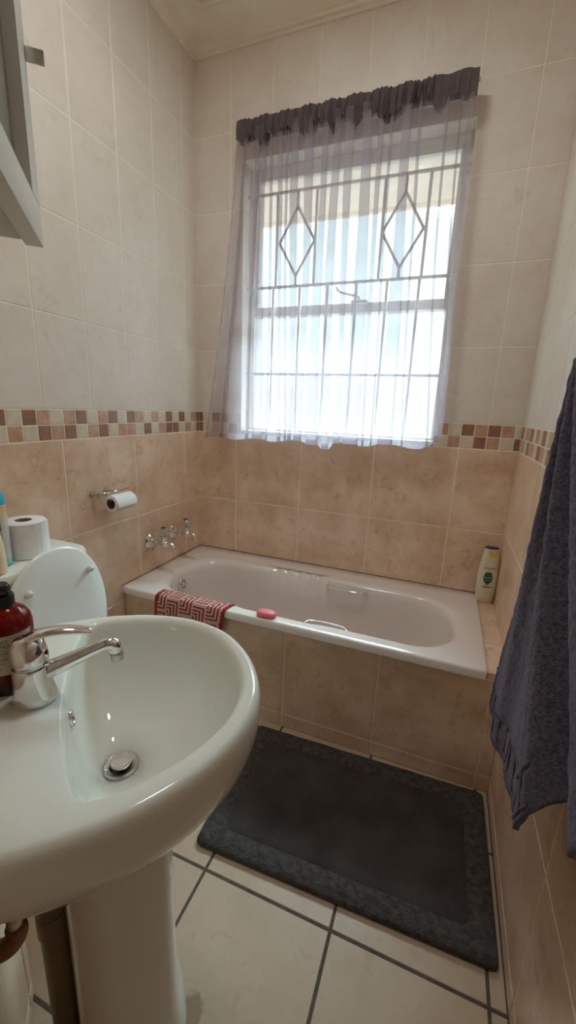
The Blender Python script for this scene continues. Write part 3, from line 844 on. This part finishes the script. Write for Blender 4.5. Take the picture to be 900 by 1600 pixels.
# round wall behind the overflow: steep chord
# keep the wall-side flat against the wall
for r in rg_:
    for p in r:
        if p.y < -.190: p.y = -.190
loft(b, rg_)
bb = simple('bowl', b, M['ceramic'], bas)
# overflow slot
b = bmesh.new()
mt = Matrix.Translation((-.004, -.0625, .705)) @ Matrix.Rotation(-PI / 2 + .14, 4, 'X')
lathe(b, [(.001, -.004), (.0120, -.004), (.0120, .0018), (.0105, .0028), (.0082, .002), (.0078, -.002)], 28, mt @ Matrix.Diagonal((1, 1.15, 1, 1)), cap1=False)
ovr = simple('overflow_ring', b, M['chrome'], bas)
b = bmesh.new(); lathe(b, [(.001, -.0005), (.0082, -.0005), (.0082, .0005), (.001, .0006)], 24, mt); simple('overflow_hole', b, M['black'], ovr)
# drain with plug
b = bmesh.new(); lathe(b, [(.0165, .590), (.0175, .5985), (.0245, .6005), (.0275, .5985), (.0275, .592)], 40, cap0=False, cap1=False)
dr = sharp(simple('drain_ring', b, M['steel'], bas))
b = bmesh.new(); lathe(b, [(.001, .5895), (.0172, .5895)], 30, cap0=False, cap1=False); simple('drain_hole', b, M['black'], dr)
b = bmesh.new(); lathe(b, [(.006, .589), (.007, .600), (.0150, .6035), (.0168, .6065), (.0165, .6095), (.0150, .6110), (.001, .6118)], 36, Matrix.Translation((0, .001, 0)) @ Matrix.Translation((0, 0, .60)) @ Matrix.Rotation(.09, 4, 'Y') @ Matrix.Translation((0, 0, -.60)))
sharp(simple('plug', b, M['steel'], dr), 40)
# pedestal
b = bmesh.new()
def ped(a_, bb_, z, sh_=0): return superell(a_, bb_, 3.2, z, 64, 0, -.012 + sh_)
loft(b, [ped(.100, .098, 0), ped(.100, .098, .02), ped(.092, .090, .05), ped(.086, .0845, .12), ped(.084, .084, .35), ped(.088, .086, .50), ped(.094, .090, .585)])
sharp(simple('pedestal', b, M['ceramic'], bas), 60)

# ---- mixer tap
tap = thing('mixer_tap', 'chrome single lever mixer tap on the wash basin deck', 'tap', ST(1.492, -.556, .7495), -PI / 4)
b = bmesh.new()
loft(b, [superell(.0265, .0285, 2.2, 0, 48, 0, .002), superell(.0265, .0290, 2.2, .003, 48, 0, .002), superell(.0252, .0268, 2.1, .014, 48, 0, .001), superell(.0242, .0246, 2, .030, 48), superell(.0238, .0240, 2, .054, 48), superell(.0232, .0234, 2, .0560, 48)])
body = sharp(simple('tap_body', b, M['chrome'], tap))
b = bmesh.new()
pts = catmull([(0, .006, .036), (0, .020, .041), (0, .050, .051), (0, .086, .0625), (0, .100, .066), (0, .109, .063), (0, .112, .052)], 8)
rs = []
for i, p in enumerate(pts):
    f = i / (len(pts) - 1); rs.append(.0155 - .006 * min(1, f * 2.2) if f < .8 else .0098)
tube(b, pts, rs, 24)
simple('spout', b, M['chrome'], tap)
b = bmesh.new(); lathe(b, [(.0096, .049), (.0102, .047), (.0102, .037), (.0088, .0355), (.001, .0355)], 26, Matrix.Translation((0, .1115, .002)))
sharp(simple('aerator', b, M['steel'], tap))
b = bmesh.new()
loft(b, [superell(.0235, .0236, 2, .0575, 40), superell(.0236, .0238, 2, .066, 40), superell(.0226, .0235, 2, .078, 40, 0, -.0005), superell(.0195, .021, 2, .089, 40, 0, -.001), superell(.0135, .015, 2, .0965, 40, 0, -.001), superell(.006, .007, 2, .0995, 40, 0, -.001)])
lev = simple('lever_dome', b, M['chrome'], tap)
b = bmesh.new()
tube(b, catmull([(0, -.014, .084), (0, .002, .0965), (0, .022, .1015), (0, .046, .1005), (0, .070, .0955), (0, .080, .0925)], 6), [.012 + .002 * math.sin(PI * i / 30) - .0045 * (i / 30) for i in range(31)], 20, flat=.5)
simple('lever_handle', b, M['chrome'], tap)
b = bmesh.new(); lathe(b, [(.001, 0), (.0035, 0), (.0035, .0015), (.001, .002)], 16, Matrix.Translation((.007, .0225, .074)) @ Matrix.Rotation(-PI / 2, 4, 'X'))
simple('hot_marker', b, M['red'], tap)

# ---- hand soap pump bottle
m = M['red_glass'] = mat('red translucent plastic', srgb(150, 22, 18), .12); BS(m).inputs['Transmission Weight'].default_value = .55; BS(m).inputs['IOR'].default_value = 1.3
n_ = N(m, 'ShaderNodeTexNoise'); n_.inputs['Scale'].default_value = 30; cr = N(m, 'ShaderNodeValToRGB'); cr.color_ramp.elements[0].color = srgb(128, 16, 14); cr.color_ramp.elements[1].color = srgb(178, 36, 26)
LK(m, n_.outputs['Fac'], cr.inputs['Fac']); LK(m, cr.outputs['Color'], BS(m).inputs['Base Color'])
m = M['soap_in'] = noise_mat('red liquid soap', [srgb(168, 34, 24), srgb(186, 44, 30)], 10, .4)
M['label'] = noise_mat('cream paper label', [srgb(202, 194, 172), srgb(210, 202, 182)], 14, .6)
M['ink'] = noise_mat('dark ink', [srgb(60, 56, 50), srgb(72, 66, 60)], 30, .6)
sp_ = ST(1.438, -.592, .7497)
t = thing('soap_bottle', 'red hand soap pump bottle with cream label on the basin', 'soap bottle', sp_, 0)
RB = .036
b = bmesh.new(); lathe(b, [(.030, 0), (RB - .001, .002), (RB, .006), (RB, .098), (RB - .002, .108), (RB - .008, .118), (RB - .018, .1245), (.014, .127), (.0135, .132)], 56); sharp(simple('bottle', b, M['red_glass'], t), 60)
b = bmesh.new(); lathe(b, [(.001, .003), (RB - .003, .004), (RB - .003, .090), (.001, .091)], 40); simple('liquid', b, M['soap_in'], t)
b = bmesh.new(); lathe(b, [(RB + .0003, .0), (RB + .0005, .002), (RB + .0005, .018), (RB + .0003, .019)], 56, cap0=False, cap1=False); simple('base_band', b, M['black'], t)
# label wraps from the left round to the right of the camera-facing side
cam_dir = math.atan2(-1.794 - sp_.y, 1.171 - sp_.x)
la, lb = cam_dir - 1.9, cam_dir + .95
b = bmesh.new(); loft(b, [[cyl(la + (lb - la) * k / 40, z, RB + .0006) for k in range(41)] for z in (.034, .094)], closed=False); simple('label_paper', b, M['label'], t)
b = bmesh.new()
def wrapf(th, z0, r=RB + .0009): return lambda x, y: cyl(th + x / r, z0 + y, r)
tm = cam_dir - .42
for txt, z0, sz in (("NATURE'S", .0835, .0072), ('NOURISHMENT', .0765, .0072), ('HAND SOAP', .0665, .0056), ('FRESH SCENT', .0570, .0056), ('for soft hands', .0515, .0034), ('500 ml', .0430, .0040)):
    join(b, text_bm(txt, sz, wrapf(tm, z0)))
for z in (.0735, .0635):
    loft(b, [[cyl(tm - .5 + 1.0 * k / 12, zz, RB + .0009) for k in range(13)] for zz in (z, z + .0004)], closed=False)
simple('label_text', b, M['ink'], t, smooth=False)
b = bmesh.new(); lathe(b, [(.0160, .126), (.0170, .127), (.0170, .141), (.0160, .143), (.0085, .1435), (.0078, .150)], 36); pc = sharp(simple('pump_collar', b, M['black'], t))
b = bmesh.new()
loft(b, [superell(.0115, .0115, 2.2, .1455, 36), superell(.013, .013, 2.2, .1475, 36), superell(.0128, .0128, 2.2, .155, 36), superell(.0105, .0105, 2.2, .159, 36)])
ndir = cam_dir - 1.75
tube(b, [(0, 0, .153), (.02 * math.cos(ndir), .02 * math.sin(ndir), .1535), (.042 * math.cos(ndir), .042 * math.sin(ndir), .150)], [.0085, .007, .005], 14)
sharp(simple('pump_head', b, M['black'], t), 40)

# ---- pipes under the basin
t = thing('waste_pipe', 'dull brown waste pipe standing behind the basin pedestal', 'pipe', ST(1.5, -.5705))
b = bmesh.new(); tube(b, [(0, 0, 0), (0, 0, .60)], .0205, 24); simple('pipe', b, M['pipe'], t)
b = bmesh.new(); tube(b, [(0, 0, .31), (0, 0, .313), (0, 0, .352), (0, 0, .355)], [.0215, .0235, .0235, .0215], 24); sharp(simple('coupling', b, M['pipe'], t))
vp = ST(1.575, -.598, 0)
t = thing('stop_valve', 'small metal stop valve under the left of the basin', 'valve', vp + Vector((0, 0, .45)), -PI / 4)
b = bmesh.new(); tube(b, [(0, 0, .045), (0, 0, .15)], .0055, 14); simple('riser', b, M['steel'], t)
b = bmesh.new(); lathe(b, [(.009, .0), (.0105, .004), (.0105, .018), (.0085, .022), (.0085, .045), (.0065, .048)], 24); sharp(simple('valve_body', b, M['steel'], t))
b = bmesh.new(); tube(b, catmull([(0, 0, .002), (0, 0, -.014), (.004, -.012, -.026), (.004, -.044, -.028)], 6), [.0135] * 19, 18); simple('elbow', b, M['copper'], t)

# ------------------------------------------------------------------ mirror cabinet
P_ = ST(1.377, -.499)
cab = thing('mirror_cabinet', 'white framed wall cabinet hanging at the upper left edge', 'cabinet', (P_.x, P_.y, 1.369), -PI / 4 - math.radians(3.2))
# local +x along the wall away from the window, +y out of the wall
CWd, CHt = .36, .52
M['cab_carc'] = noise_mat('off white carcass', [srgb(196, 192, 182), srgb(204, 200, 190)], 6, .5)
b = bmesh.new(); box(b, .006, CWd - .006, -.118, -.024, .004, CHt - .004, .002); sharp(simple('carcass', b, M['cab_carc'], cab))
b = bmesh.new()
fw = .048
for a in ((0, CWd, 0, fw), (0, CWd, CHt - fw, CHt)): box(b, a[0], a[1], -.022, 0, a[2], a[3], .0012)
for a in ((0, fw), (CWd - fw, CWd)): box(b, a[0], a[1], -.022, 0, fw, CHt - fw, 0)
dd = sharp(simple('door', b, M['white_paint'], cab))
b = bmesh.new(); box(b, fw - .004, CWd - fw + .004, -.020, -.015, fw - .004, CHt - fw + .004); simple('door_panel', b, M['door_grey'], dd, smooth=False)
b = bmesh.new(); box(b, .003, .0055, -.003, .021, .205, .221, .0006); sharp(simple('handle', b, M['steel'], dd))

# ------------------------------------------------------------------ bath mat
m = M['mat'] = noise_mat('charcoal cotton mat', [srgb(48, 42, 40), srgb(70, 63, 60)], 7, .95, bump=.9, bscale=260, bdist=.004)
m = M['mat_b'] = noise_mat('charcoal woven border', [srgb(50, 45, 43), srgb(82, 76, 73)], 60, .95, bump=1., bscale=150, bdist=.006)
mc = [Vector((.662, -1.066, 0)), Vector((1.416, -1.045, 0)), Vector((1.412, -.590, 0)), Vector((.640, -.612, 0))]
cen = sum(mc, Vector()) / 4
t = thing('bath_mat', 'charcoal rectangular bath mat on the floor in front of the tub', 'bath mat', (cen.x, cen.y, .0012))
def matp(u, v, z):
    p = mc[0].lerp(mc[1], u).lerp(mc[3].lerp(mc[2], u), v) - cen
    return Vector((p.x, p.y, z))
def mring(ins, z, n=40, rc=.016):
    out = []
    L1, L2 = .755, .457
    for side in range(4):
        for k in range(n):
            f = k / n
            x, y = [(f, 0), (1, f), (1 - f, 1), (0, 1 - f)][side]
            X, Y = x * L1, y * L2
            X = min(max(X, ins), L1 - ins); Y = min(max(Y, ins), L2 - ins)
            c = Vector((min(max(X, ins + rc), L1 - ins - rc), min(max(Y, ins + rc), L2 - ins - rc)))
            d = Vector((X, Y)) - c
            if d.length > rc: d = d.normalized() * rc; X, Y = c.x + d.x, c.y + d.y
            out.append(matp(X / L1, Y / L2, z + .0012 * noise.noise(Vector((X * 30, Y * 30, z)))))
    return out
b = bmesh.new(); loft(b, [mring(.003, .0), mring(0, .005), mring(.001, .014), mring(.006, .0185), mring(.03, .019), mring(.055, .0185), mring(.060, .0145)], True, False)
simple('border', b, M['mat_b'], t)
b = bmesh.new(); loft(b, [mring(.058, .0135), mring(.064, .0165), mring(.08, .0175), mring(.14, .018), mring(.2, .018)], False, True)
simple('pile', b, M['mat'], t)

# ------------------------------------------------------------------ red patterned cloth on tub rim
m = M['cloth'] = mat('red labyrinth cloth', srgb(150, 44, 40), .9)
uv = N(m, 'ShaderNodeUVMap'); sp = N(m, 'ShaderNodeSeparateXYZ'); LK(m, uv.outputs['UV'], sp.inputs[0])
def mth(op, a, b_=None, c=None):
    n = N(m, 'ShaderNodeMath', operation=op)
    for i, x in enumerate((a, b_, c)):
        if x is None: continue
        if isinstance(x, (int, float)): n.inputs[i].default_value = x
        else: LK(m, x, n.inputs[i])
    return n.outputs[0]
U, V = sp.outputs['X'], sp.outputs['Y']
fu, fv = mth('FRACT', U), mth('FRACT', V)
par = mth('MODULO', mth('ADD', mth('FLOOR', U), mth('FLOOR', V)), 2)
inv = mth('SUBTRACT', 1, fv)
fv2 = mth('ADD', mth('MULTIPLY', fv, mth('SUBTRACT', 1, par)), mth('MULTIPLY', inv, par))
mxx = mth('MAXIMUM', fu, fv2)
st = mth('GREATER_THAN', mth('FRACT', mth('MULTIPLY', mxx, 4.0)), .48)
edge = N(m, 'ShaderNodeUVMap'); edge.uv_map = 'edge'; sp2 = N(m, 'ShaderNodeSeparateXYZ'); LK(m, edge.outputs['UV'], sp2.inputs[0])
ex = mth('LESS_THAN', mth('ABSOLUTE', mth('SUBTRACT', sp2.outputs['X'], .5)), .462)
ey = mth('LESS_THAN', mth('ABSOLUTE', mth('SUBTRACT', sp2.outputs['Y'], .5)), .47)
ff = mth('MULTIPLY', mth('MULTIPLY', st, ex), ey)
xx = N(m, 'ShaderNodeMix', data_type='RGBA'); xx.inputs[6].default_value = srgb(150, 42, 38); xx.inputs[7].default_value = srgb(206, 172, 160)
LK(m, ff, xx.inputs[0]); LK(m, xx.outputs[2], BS(m).inputs['Base Color'])
nz = N(m, 'ShaderNodeTexNoise'); nz.inputs['Scale'].default_value = 400; bp = N(m, 'ShaderNodeBump'); bp.inputs['Strength'].default_value = .4; bp.inputs['Distance'].default_value = .001
LK(m, nz.outputs['Fac'], bp.inputs['Height']); LK(m, bp.outputs['Normal'], BS(m).inputs['Normal'])
x0, x1 = .175, .470
ct = thing('patterned_cloth', 'red and white labyrinth patterned cloth draped over the tub rim', 'cloth', ((x0 + x1) / 2, TF, TZ - .09))
OO = Vector((-(x0 + x1) / 2, -TF, -(TZ - .09)))
path = catmull([(0, TF - .0075, TZ - .105), (0, TF - .008, TZ - .06), (0, TF - .0075, TZ - .02), (0, TF - .0035, TZ - .001), (0, TF + .006, TZ + .0045), (0, -.565, TZ + .005), (0, -.545, TZ + .0042), (0, -.533, TZ - .004)], 8)
NS = 60; b = bmesh.new(); uvl = b.loops.layers.uv.new('UVMap'); uve = b.loops.layers.uv.new('edge')
cum = [0]
for p, q in zip(path, path[1:]): cum.append(cum[-1] + (q - p).length)
grid = []
for j, p in enumerate(path):
    row = []
    for i in range(NS + 1):
        f = i / NS; h_ = 1 - cum[j] / cum[-1]
        x = x0 + (x1 - x0) * f + (.012 * (1 - f) * (1 - h_) * .6) + (.028 * f * (1 - h_))
        wob = -.002 * (1 + math.sin(f * 17 + 1)) * h_
        row.append(b.verts.new(Vector((x, p.y + wob, p.z)) + OO))
    grid.append(row)
for j in range(len(path) - 1):
    for i in range(NS):
        f = b.faces.new((grid[j][i], grid[j][i + 1], grid[j + 1][i + 1], grid[j + 1][i]))
        for lp, (a, c) in zip(f.loops, ((i, j), (i + 1, j), (i + 1, j + 1), (i, j + 1))):
            lp[uvl].uv = (a / NS * 5.2 + 10.05, cum[c] / .056 + 10.1); lp[uve].uv = (a / NS, cum[c] / cum[-1])
o = simple('cloth_sheet', b, M['cloth'], ct)
md = o.modifiers.new('t', 'SOLIDIFY'); md.thickness = .0022; md.offset = 0

# pink soap
b = bmesh.new()
loft(b, [superell(a_, b_, 2.6, z, 48) for a_, b_, z in ((.026, .015, 0), (.034, .021, .003), (.037, .0235, .010), (.034, .021, .017), (.022, .013, .0205), (.006, .004, .0215))])
o = simple('soap_bar', b, M['pink'], loc=(.640, -.562, TZ + .0005), rot=(0, 0, .05)); tag(o, 'pink bar of soap lying on the front rim of the tub', 'soap')

# ------------------------------------------------------------------ shampoo
m = M['bottle_w'] = noise_mat('pearl white bottle plastic', [srgb(216, 208, 180), srgb(224, 216, 190)], 4, .25)
M['navy'] = noise_mat('navy cap', [srgb(38, 38, 96), srgb(48, 48, 112)], 10, .3)
M['yellow'] = noise_mat('yellow sticker', [srgb(222, 176, 84), srgb(230, 188, 98)], 10, .5)
M['green'] = noise_mat('green emblem', [srgb(22, 92, 72), srgb(34, 108, 86)], 30, .4)
M['ink2'] = noise_mat('navy ink', [srgb(40, 40, 62), srgb(50, 50, 74)], 10, .5)
M['peach'] = noise_mat('peach print', [srgb(226, 150, 110), srgb(232, 162, 124)], 10, .5)
sx, sy = 1.3895, -.048
faz = math.atan2(-1.794 - sy, 1.171 - sx) + .25         # label faces a little right of the camera
t = thing('shampoo_bottle', 'white shampoo bottle with navy top and green emblem on the tub ledge corner', 'shampoo bottle', (sx, sy, LZ + .0165), faz + PI / 2)
# local -y = label face, x = width
prf = [(.0, .030, .0150), (.004, .0325, .0170), (.02, .0345, .0185), (.06, .0375, .0200), (.11, .0385, .0205), (.15, .0365, .0200), (.19, .0320, .0185), (.215, .0275, .0170), (.232, .0250, .0158)]
def half(z):
    for (z0, a0_, b0_), (z1, a1_, b1_) in zip(prf, prf[1:]):
        if z0 <= z <= z1:
            f = (z - z0) / (z1 - z0); return a0_ + (a1_ - a0_) * f, b0_ + (b1_ - b0_) * f
    return prf[-1][1:]
b = bmesh.new(); loft(b, [superell(a_, b_, 2.5, z, 56) for z, a_, b_ in prf]); sharp(simple('bottle', b, M['bottle_w'], t), 60)
b = bmesh.new(); loft(b, [superell(.0250, .0158, 2.5, .2325, 56), superell(.0252, .0160, 2.5, .2345, 56), superell(.0242, .0152, 2.5, .2375, 56), superell(.020, .012, 2.5, .2385, 56)]); sharp(simple('cap', b, M['navy'], t))
def surf(x, z, out=.0006):
    a_, b_ = half(z); q = max(0, 1 - abs(x / a_) ** 2.5) ** (1 / 2.5)
    return Vector((x, -b_ * q - out, z))
def patch(fn, n=20, m_=10, out=.0006):
    """fill of outline: fn(f)->(xl, xr, z)"""
    bmn = bmesh.new(); rows = []
    for k in range(n + 1):
        xl, xr, z = fn(k / n); rows.append([surf(xl + (xr - xl) * j / m_, z, out) for j in range(m_ + 1)])
    loft(bmn, rows, closed=False); return bmn
simple('sticker', patch(lambda f: (-.018 * (1 - .15 * (1 - f)) * (f + .25) ** .4 + .004, .019 * (f + .25) ** .4, .200 + .026 * f) if f < 1 else (-.016, .019, .226)), M['yellow'], t)
def em(f):
    w_ = .0165 * math.sin(PI * (.16 + .70 * f)) ** .6 * (1 if f > .3 else .45 + .55 * f / .3); return (-w_ - .002, w_ - .002, .085 + .052 * f)
simple('emblem', patch(em), M['green'], t)
b = bmesh.new()
join(b, text_bm('PANTENE', .0098, lambda x, y: surf(x, .150 + y, .0010)))
simple('brand_text', b, M['ink2'], t, smooth=False)
b = bmesh.new(); join(b, text_bm('PRO-V', .0042, lambda x, y: surf(x, .1435 + y, .0010))); simple('small_text', b, M['ink2'], t, smooth=False)
for z, wd in ((.0735, .020), (.0705, .013), (.0505, .003)):
    b = patch(lambda f: (-wd - .002, wd - .002, z + .0016 * f), 2, 10, .001); simple('print_line', b, M['ink2'], t, smooth=False)
b = bmesh.new()
join(b, text_bm('SMOOTH', .0062, lambda x, y: surf(x - .002, .112 + y, .0012))); join(b, text_bm('3 in 1', .0062, lambda x, y: surf(x - .002, .101 + y, .0012)))
simple('emblem_text', b, M['bottle_w'], t, smooth=False)
simple('print', patch(lambda f: (-.010 + .006 * f, .003 + .003 * f, .078 + .008 * f), 4, 6), M['peach'], t)
t.location.z = LZ + .0018

# ------------------------------------------------------------------ towel and hook
hk = thing('towel_hook', 'metal hook on the right wall holding the dark towel', 'hook', (W, -1.01, 1.265))
b = bmesh.new(); lathe(b, [(.001, .001), (.016, .001), (.016, .004), (.012, .007), (.001, .008)], 24, Matrix.Rotation(-PI / 2, 4, 'Y')); sharp(simple('wall_plate', b, M['steel'], hk))
b = bmesh.new(); tube(b, catmull([(-.005, 0, 0), (-.025, .004, -.006), (-.050, .012, -.006), (-.066, .020, .004), (-.070, .022, .014)], 6), [.006] * 20 + [.007] * 5, 14); simple('hook_arm', b, M['steel'], hk)

m = M['towel'] = noise_mat('charcoal terry towel', [srgb(66, 62, 72), srgb(104, 99, 113)], 160, 1., bump=.8, bscale=420, bdist=.0035, detail=3)
BS(m).inputs['Sheen Weight'].default_value = .35; BS(m).inputs['Sheen Roughness'].default_value = .6; BS(m).inputs['Sheen Tint'].default_value = srgb(190, 185, 210)
M['tw_band'] = noise_mat('flat woven towel band', [srgb(78, 73, 84), srgb(100, 94, 108)], 90, .9, bump=.5, bscale=200)
TH = Vector((1.365, -1.005, 1.262))
tw = thing('bath_towel', 'large dark grey terry towel hanging from hook on the right wall', 'towel', (1.365, -1.005, .6))
OW = Vector((-1.365, 1.005, -.6))
# bottom edge: (u, y, z, x)
BE = [(0, -.765, .505, 1.352), (.12, -.83, .485, 1.350), (.28, -.97, .500, 1.345), (.42, -1.11, .548, 1.342), (.515, -1.205, .556, 1.343), (.56, -1.222, .600, 1.356),
      (.62, -1.232, .672, 1.384), (.68, -1.262, .700, 1.384), (.78, -1.350, .700, 1.362), (.83, -1.372, .718, 1.360), (.88, -1.40, .76, 1.378), (1, -1.50, .80, 1.385)]
def be(u):
    for a, c in zip(BE, BE[1:]):
        if a[0] <= u <= c[0]:
            f = (u - a[0]) / (c[0] - a[0]); f2 = f * f * (3 - 2 * f) * .4 + f * .6
            return [a[k] + (c[k] - a[k]) * f2 for k in (1, 2, 3)]
    return list(BE[-1][1:])
def tow(u, v, off=0):
    y1, z1, x1_ = be(u)
    y0 = -.985 - .05 * u; z0 = 1.262 - .01 * abs(u - .4)
    sp = v ** .78
    # far edge profile measured in the photograph
    y = y0 + (y1 - y0) * (.35 * v + .65 * v ** 1.5)
    z = z0 + (z1 - z0) * v
    x = 1.352 + (x1_ - 1.352) * v
    fo_ = (math.sin(2 * PI * (2.9 * u ** 1.05 + .10 + .12 * v)) * .017 * min(1, .25 + 2.2 * u) + math.sin(2 * PI * 6.3 * u + 1.1 + v) * .008 * min(1, .3 + 2 * u)) * (.35 + .65 * min(1, v * 1.6))
    fo_ *= 1 - .72 * v * v * min(1, max(0, (.62 - u) / .08))
    fo_ += .003 * math.sin(u * 40 + v * 7)
    # deep crease between the front leaf and the leaf behind
    fo_ += .022 * math.exp(-((u - .66) / .05) ** 2) * min(1, v * 1.2)
    x = min(x + fo_, W - .010)
    return Vector((x + off, y, z)) + OW
b = bmesh.new(); NUt, NVt = 150, 110
rows = [[tow(i / NUt, j / NVt) + Vector((.0022 * noise.noise(Vector((i * .33, j * .33, 0))), 0, .0015 * noise.noise(Vector((i * .5, j * .5, 9))))) for i in range(NUt + 1)] for j in range(NVt + 1)]
loft(b, rows, closed=False)
o = simple('terry_sheet', b, M['towel'], tw)
md = o.modifiers.new('t', 'SOLIDIFY'); md.thickness = .008; md.offset = 0
# woven decorative band near the bottom hem: raised ribs
b = bmesh.new()
def towN(u, v, off):
    p = tow(u, v); a = tow(u + .004, v) - p; c = tow(u, min(1, v + .004)) - p if v < .99 else p - tow(u, v - .004)
    n_ = a.cross(c).normalized()
    return p - n_ * abs(off)
def strip(v0, v1, u0, u1, off, n=60):
    loft(b, [[towN(u0 + (u1 - u0) * i / n, v0 + (v1 - v0) * j / 3, off) for i in range(n + 1)] for j in range(4)], closed=False)
strip(.895, .903, .0, .57, -.0048); strip(.975, .983, .0, .57, -.0048)
for k in range(13):
    u_ = .018 + k * .043
    loft(b, [[towN(u_ + .010 * i / 3 + .004 * j / 8, .903 + .072 * j / 8, -.0048) for i in range(4)] for j in range(9)], closed=False)
o = simple('woven_band', b, M['tw_band'], tw)
md = o.modifiers.new('t', 'SOLIDIFY'); md.thickness = .0018; md.offset = 0
# care label
b = bmesh.new()
c_ = tow(.70, .955, -.010)
for k in range(1): quad(b, [c_ + Vector((-.002, .012, .045)), c_ + Vector((-.006, .002, .042)), c_ + Vector((-.008, -.030, -.012)), c_ + Vector((-.003, -.020, -.010))])
o = simple('care_label', b, M['label'], tw, smooth=False); o['label'] = 'small white care label'
md = o.modifiers.new('t', 'SOLIDIFY'); md.thickness = .0008

# ------------------------------------------------------------------ fill lamp added on the ceiling, out of view
m = M['lamp'] = bpy.data.materials.new('fill lamp diffuser'); m.use_nodes = True
em_ = N(m, 'ShaderNodeEmission'); em_.inputs['Color'].default_value = (.93, .99, 1, 1); em_.inputs['Strength'].default_value = 29.
LK(m, em_.outputs[0], m.node_tree.nodes['Material Output'].inputs['Surface'])
cl = thing('added_fill_light', 'round opal fill light added out of view over the bathroom floor', 'fill light', (.72, -.88, ZCEIL))
b = bmesh.new(); lathe(b, [(.001, -.0005), (.150, -.0005), (.156, -.02), (.154, -.034), (.144, -.034), (.142, -.024)], 48, cap1=False); sharp(simple('fill_lamp_base', b, M['white_paint'], cl))
b = bmesh.new(); lathe(b, [(.142, -.0245), (.130, -.026), (.10, -.027), (.05, -.0275), (.001, -.028)], 48, cap0=False); simple('diffuser', b, M['lamp'], cl)

# ------------------------------------------------------------------ outside
M['ext_wall'] = noise_mat('pink beige render', [srgb(196, 166, 158), srgb(206, 176, 168)], 3, .9, bump=.3)
M['paving'] = noise_mat('pale paving', [srgb(150, 142, 132), srgb(166, 158, 146)], 2, .9)
M['eave'] = noise_mat('cream eave board', [srgb(232, 202, 184), srgb(238, 210, 192)], 3, .8)
b = bmesh.new(); box(b, -3.5, 4.5, 2.6, 2.75, -.25, 1.52, .01); o = simple('boundary_wall', b, M['ext_wall'], smooth=False)
tag(o, 'pinkish boundary wall seen blurred through the lower window panes', 'wall')
b = bmesh.new(); quad(b, [(-6, D, -.25), (7, D, -.25), (7, 6, -.25), (-6, 6, -.25)]); o = struct(simple('ground', b, M['paving'], smooth=False))
b = bmesh.new(); box(b, -.6, W + .6, D, .74, 2.235, 2.26); box(b, -.6, W + .6, .74, .765, 2.215, 2.36)
o = struct(simple('trim_4', b, M['eave'], smooth=False))

# ------------------------------------------------------------------ light
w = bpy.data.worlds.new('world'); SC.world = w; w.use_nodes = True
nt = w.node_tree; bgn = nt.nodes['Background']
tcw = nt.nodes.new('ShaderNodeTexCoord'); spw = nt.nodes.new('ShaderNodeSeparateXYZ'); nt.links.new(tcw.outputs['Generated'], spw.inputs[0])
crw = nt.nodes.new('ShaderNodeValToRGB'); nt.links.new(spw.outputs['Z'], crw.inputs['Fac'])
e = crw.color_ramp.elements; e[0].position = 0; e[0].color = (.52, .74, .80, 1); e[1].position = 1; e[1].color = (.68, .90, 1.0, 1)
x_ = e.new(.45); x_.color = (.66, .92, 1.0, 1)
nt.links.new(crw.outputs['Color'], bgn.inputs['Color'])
dt = nt.nodes.new('ShaderNodeVectorMath'); dt.operation = 'DOT_PRODUCT'; dt.inputs[1].default_value = Vector((.05, .76, .70)).normalized()  # very bright sky patch above the view, added to light the room
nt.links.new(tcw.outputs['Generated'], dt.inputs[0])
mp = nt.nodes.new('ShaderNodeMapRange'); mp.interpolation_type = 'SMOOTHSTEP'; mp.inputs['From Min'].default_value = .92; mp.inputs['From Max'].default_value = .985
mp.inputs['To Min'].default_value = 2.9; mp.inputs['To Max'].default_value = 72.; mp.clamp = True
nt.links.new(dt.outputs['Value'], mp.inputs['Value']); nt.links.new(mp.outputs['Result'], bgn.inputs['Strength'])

pl = bpy.data.lights.new('window_portal', 'AREA'); pl.shape = 'RECTANGLE'; pl.size = OX1 - OX0; pl.size_y = OZ1 - OZ0
pl.cycles.is_portal = True
po = bpy.data.objects.new('window_portal', pl); COL.objects.link(po); po.location = ((OX0 + OX1) / 2, .19, (OZ0 + OZ1) / 2); po.rotation_euler = (-PI / 2, 0, 0)

# ------------------------------------------------------------------ camera
cd = bpy.data.cameras.new('camera'); cam = bpy.data.objects.new('camera', cd); COL.objects.link(cam)
yaw, pit, rol = -.3603, -.2478, .0396
cyw, syw, cp, sn, cr0, sr0 = math.cos(yaw), math.sin(yaw), math.cos(pit), math.sin(pit), math.cos(rol), math.sin(rol)
fwv = Vector((syw * cp, cyw * cp, sn)); rt = Vector((cyw, -syw, 0)); upv = rt.cross(fwv)
r2 = rt * cr0 + upv * sr0; u2 = -rt * sr0 + upv * cr0
mw = Matrix((r2, u2, -fwv)).transposed().to_4x4(); mw.translation = Vector((1.1709, -1.7944, 1.1684))
cam.matrix_world = mw
cd.sensor_fit = 'VERTICAL'; cd.sensor_height = 32; cd.lens = 639.74 / 1600 * 32; cd.clip_start = .02
SC.camera = cam

SC.view_settings.view_transform = 'Standard'; SC.view_settings.look = 'None'; SC.view_settings.gamma = 1
SC.view_settings.use_curve_mapping = False; SC.view_settings.exposure = 0.38
cy_ = SC.cycles
cy_.max_bounces = 12; cy_.diffuse_bounces = 7; cy_.glossy_bounces = 4; cy_.transmission_bounces = 8; cy_.transparent_max_bounces = 24
cy_.caustics_reflective = False; cy_.caustics_refractive = False; cy_.sample_clamp_indirect = 6
try:
    cy_.use_denoising = True; cy_.denoiser = 'OPENIMAGEDENOISE'
except Exception: pass
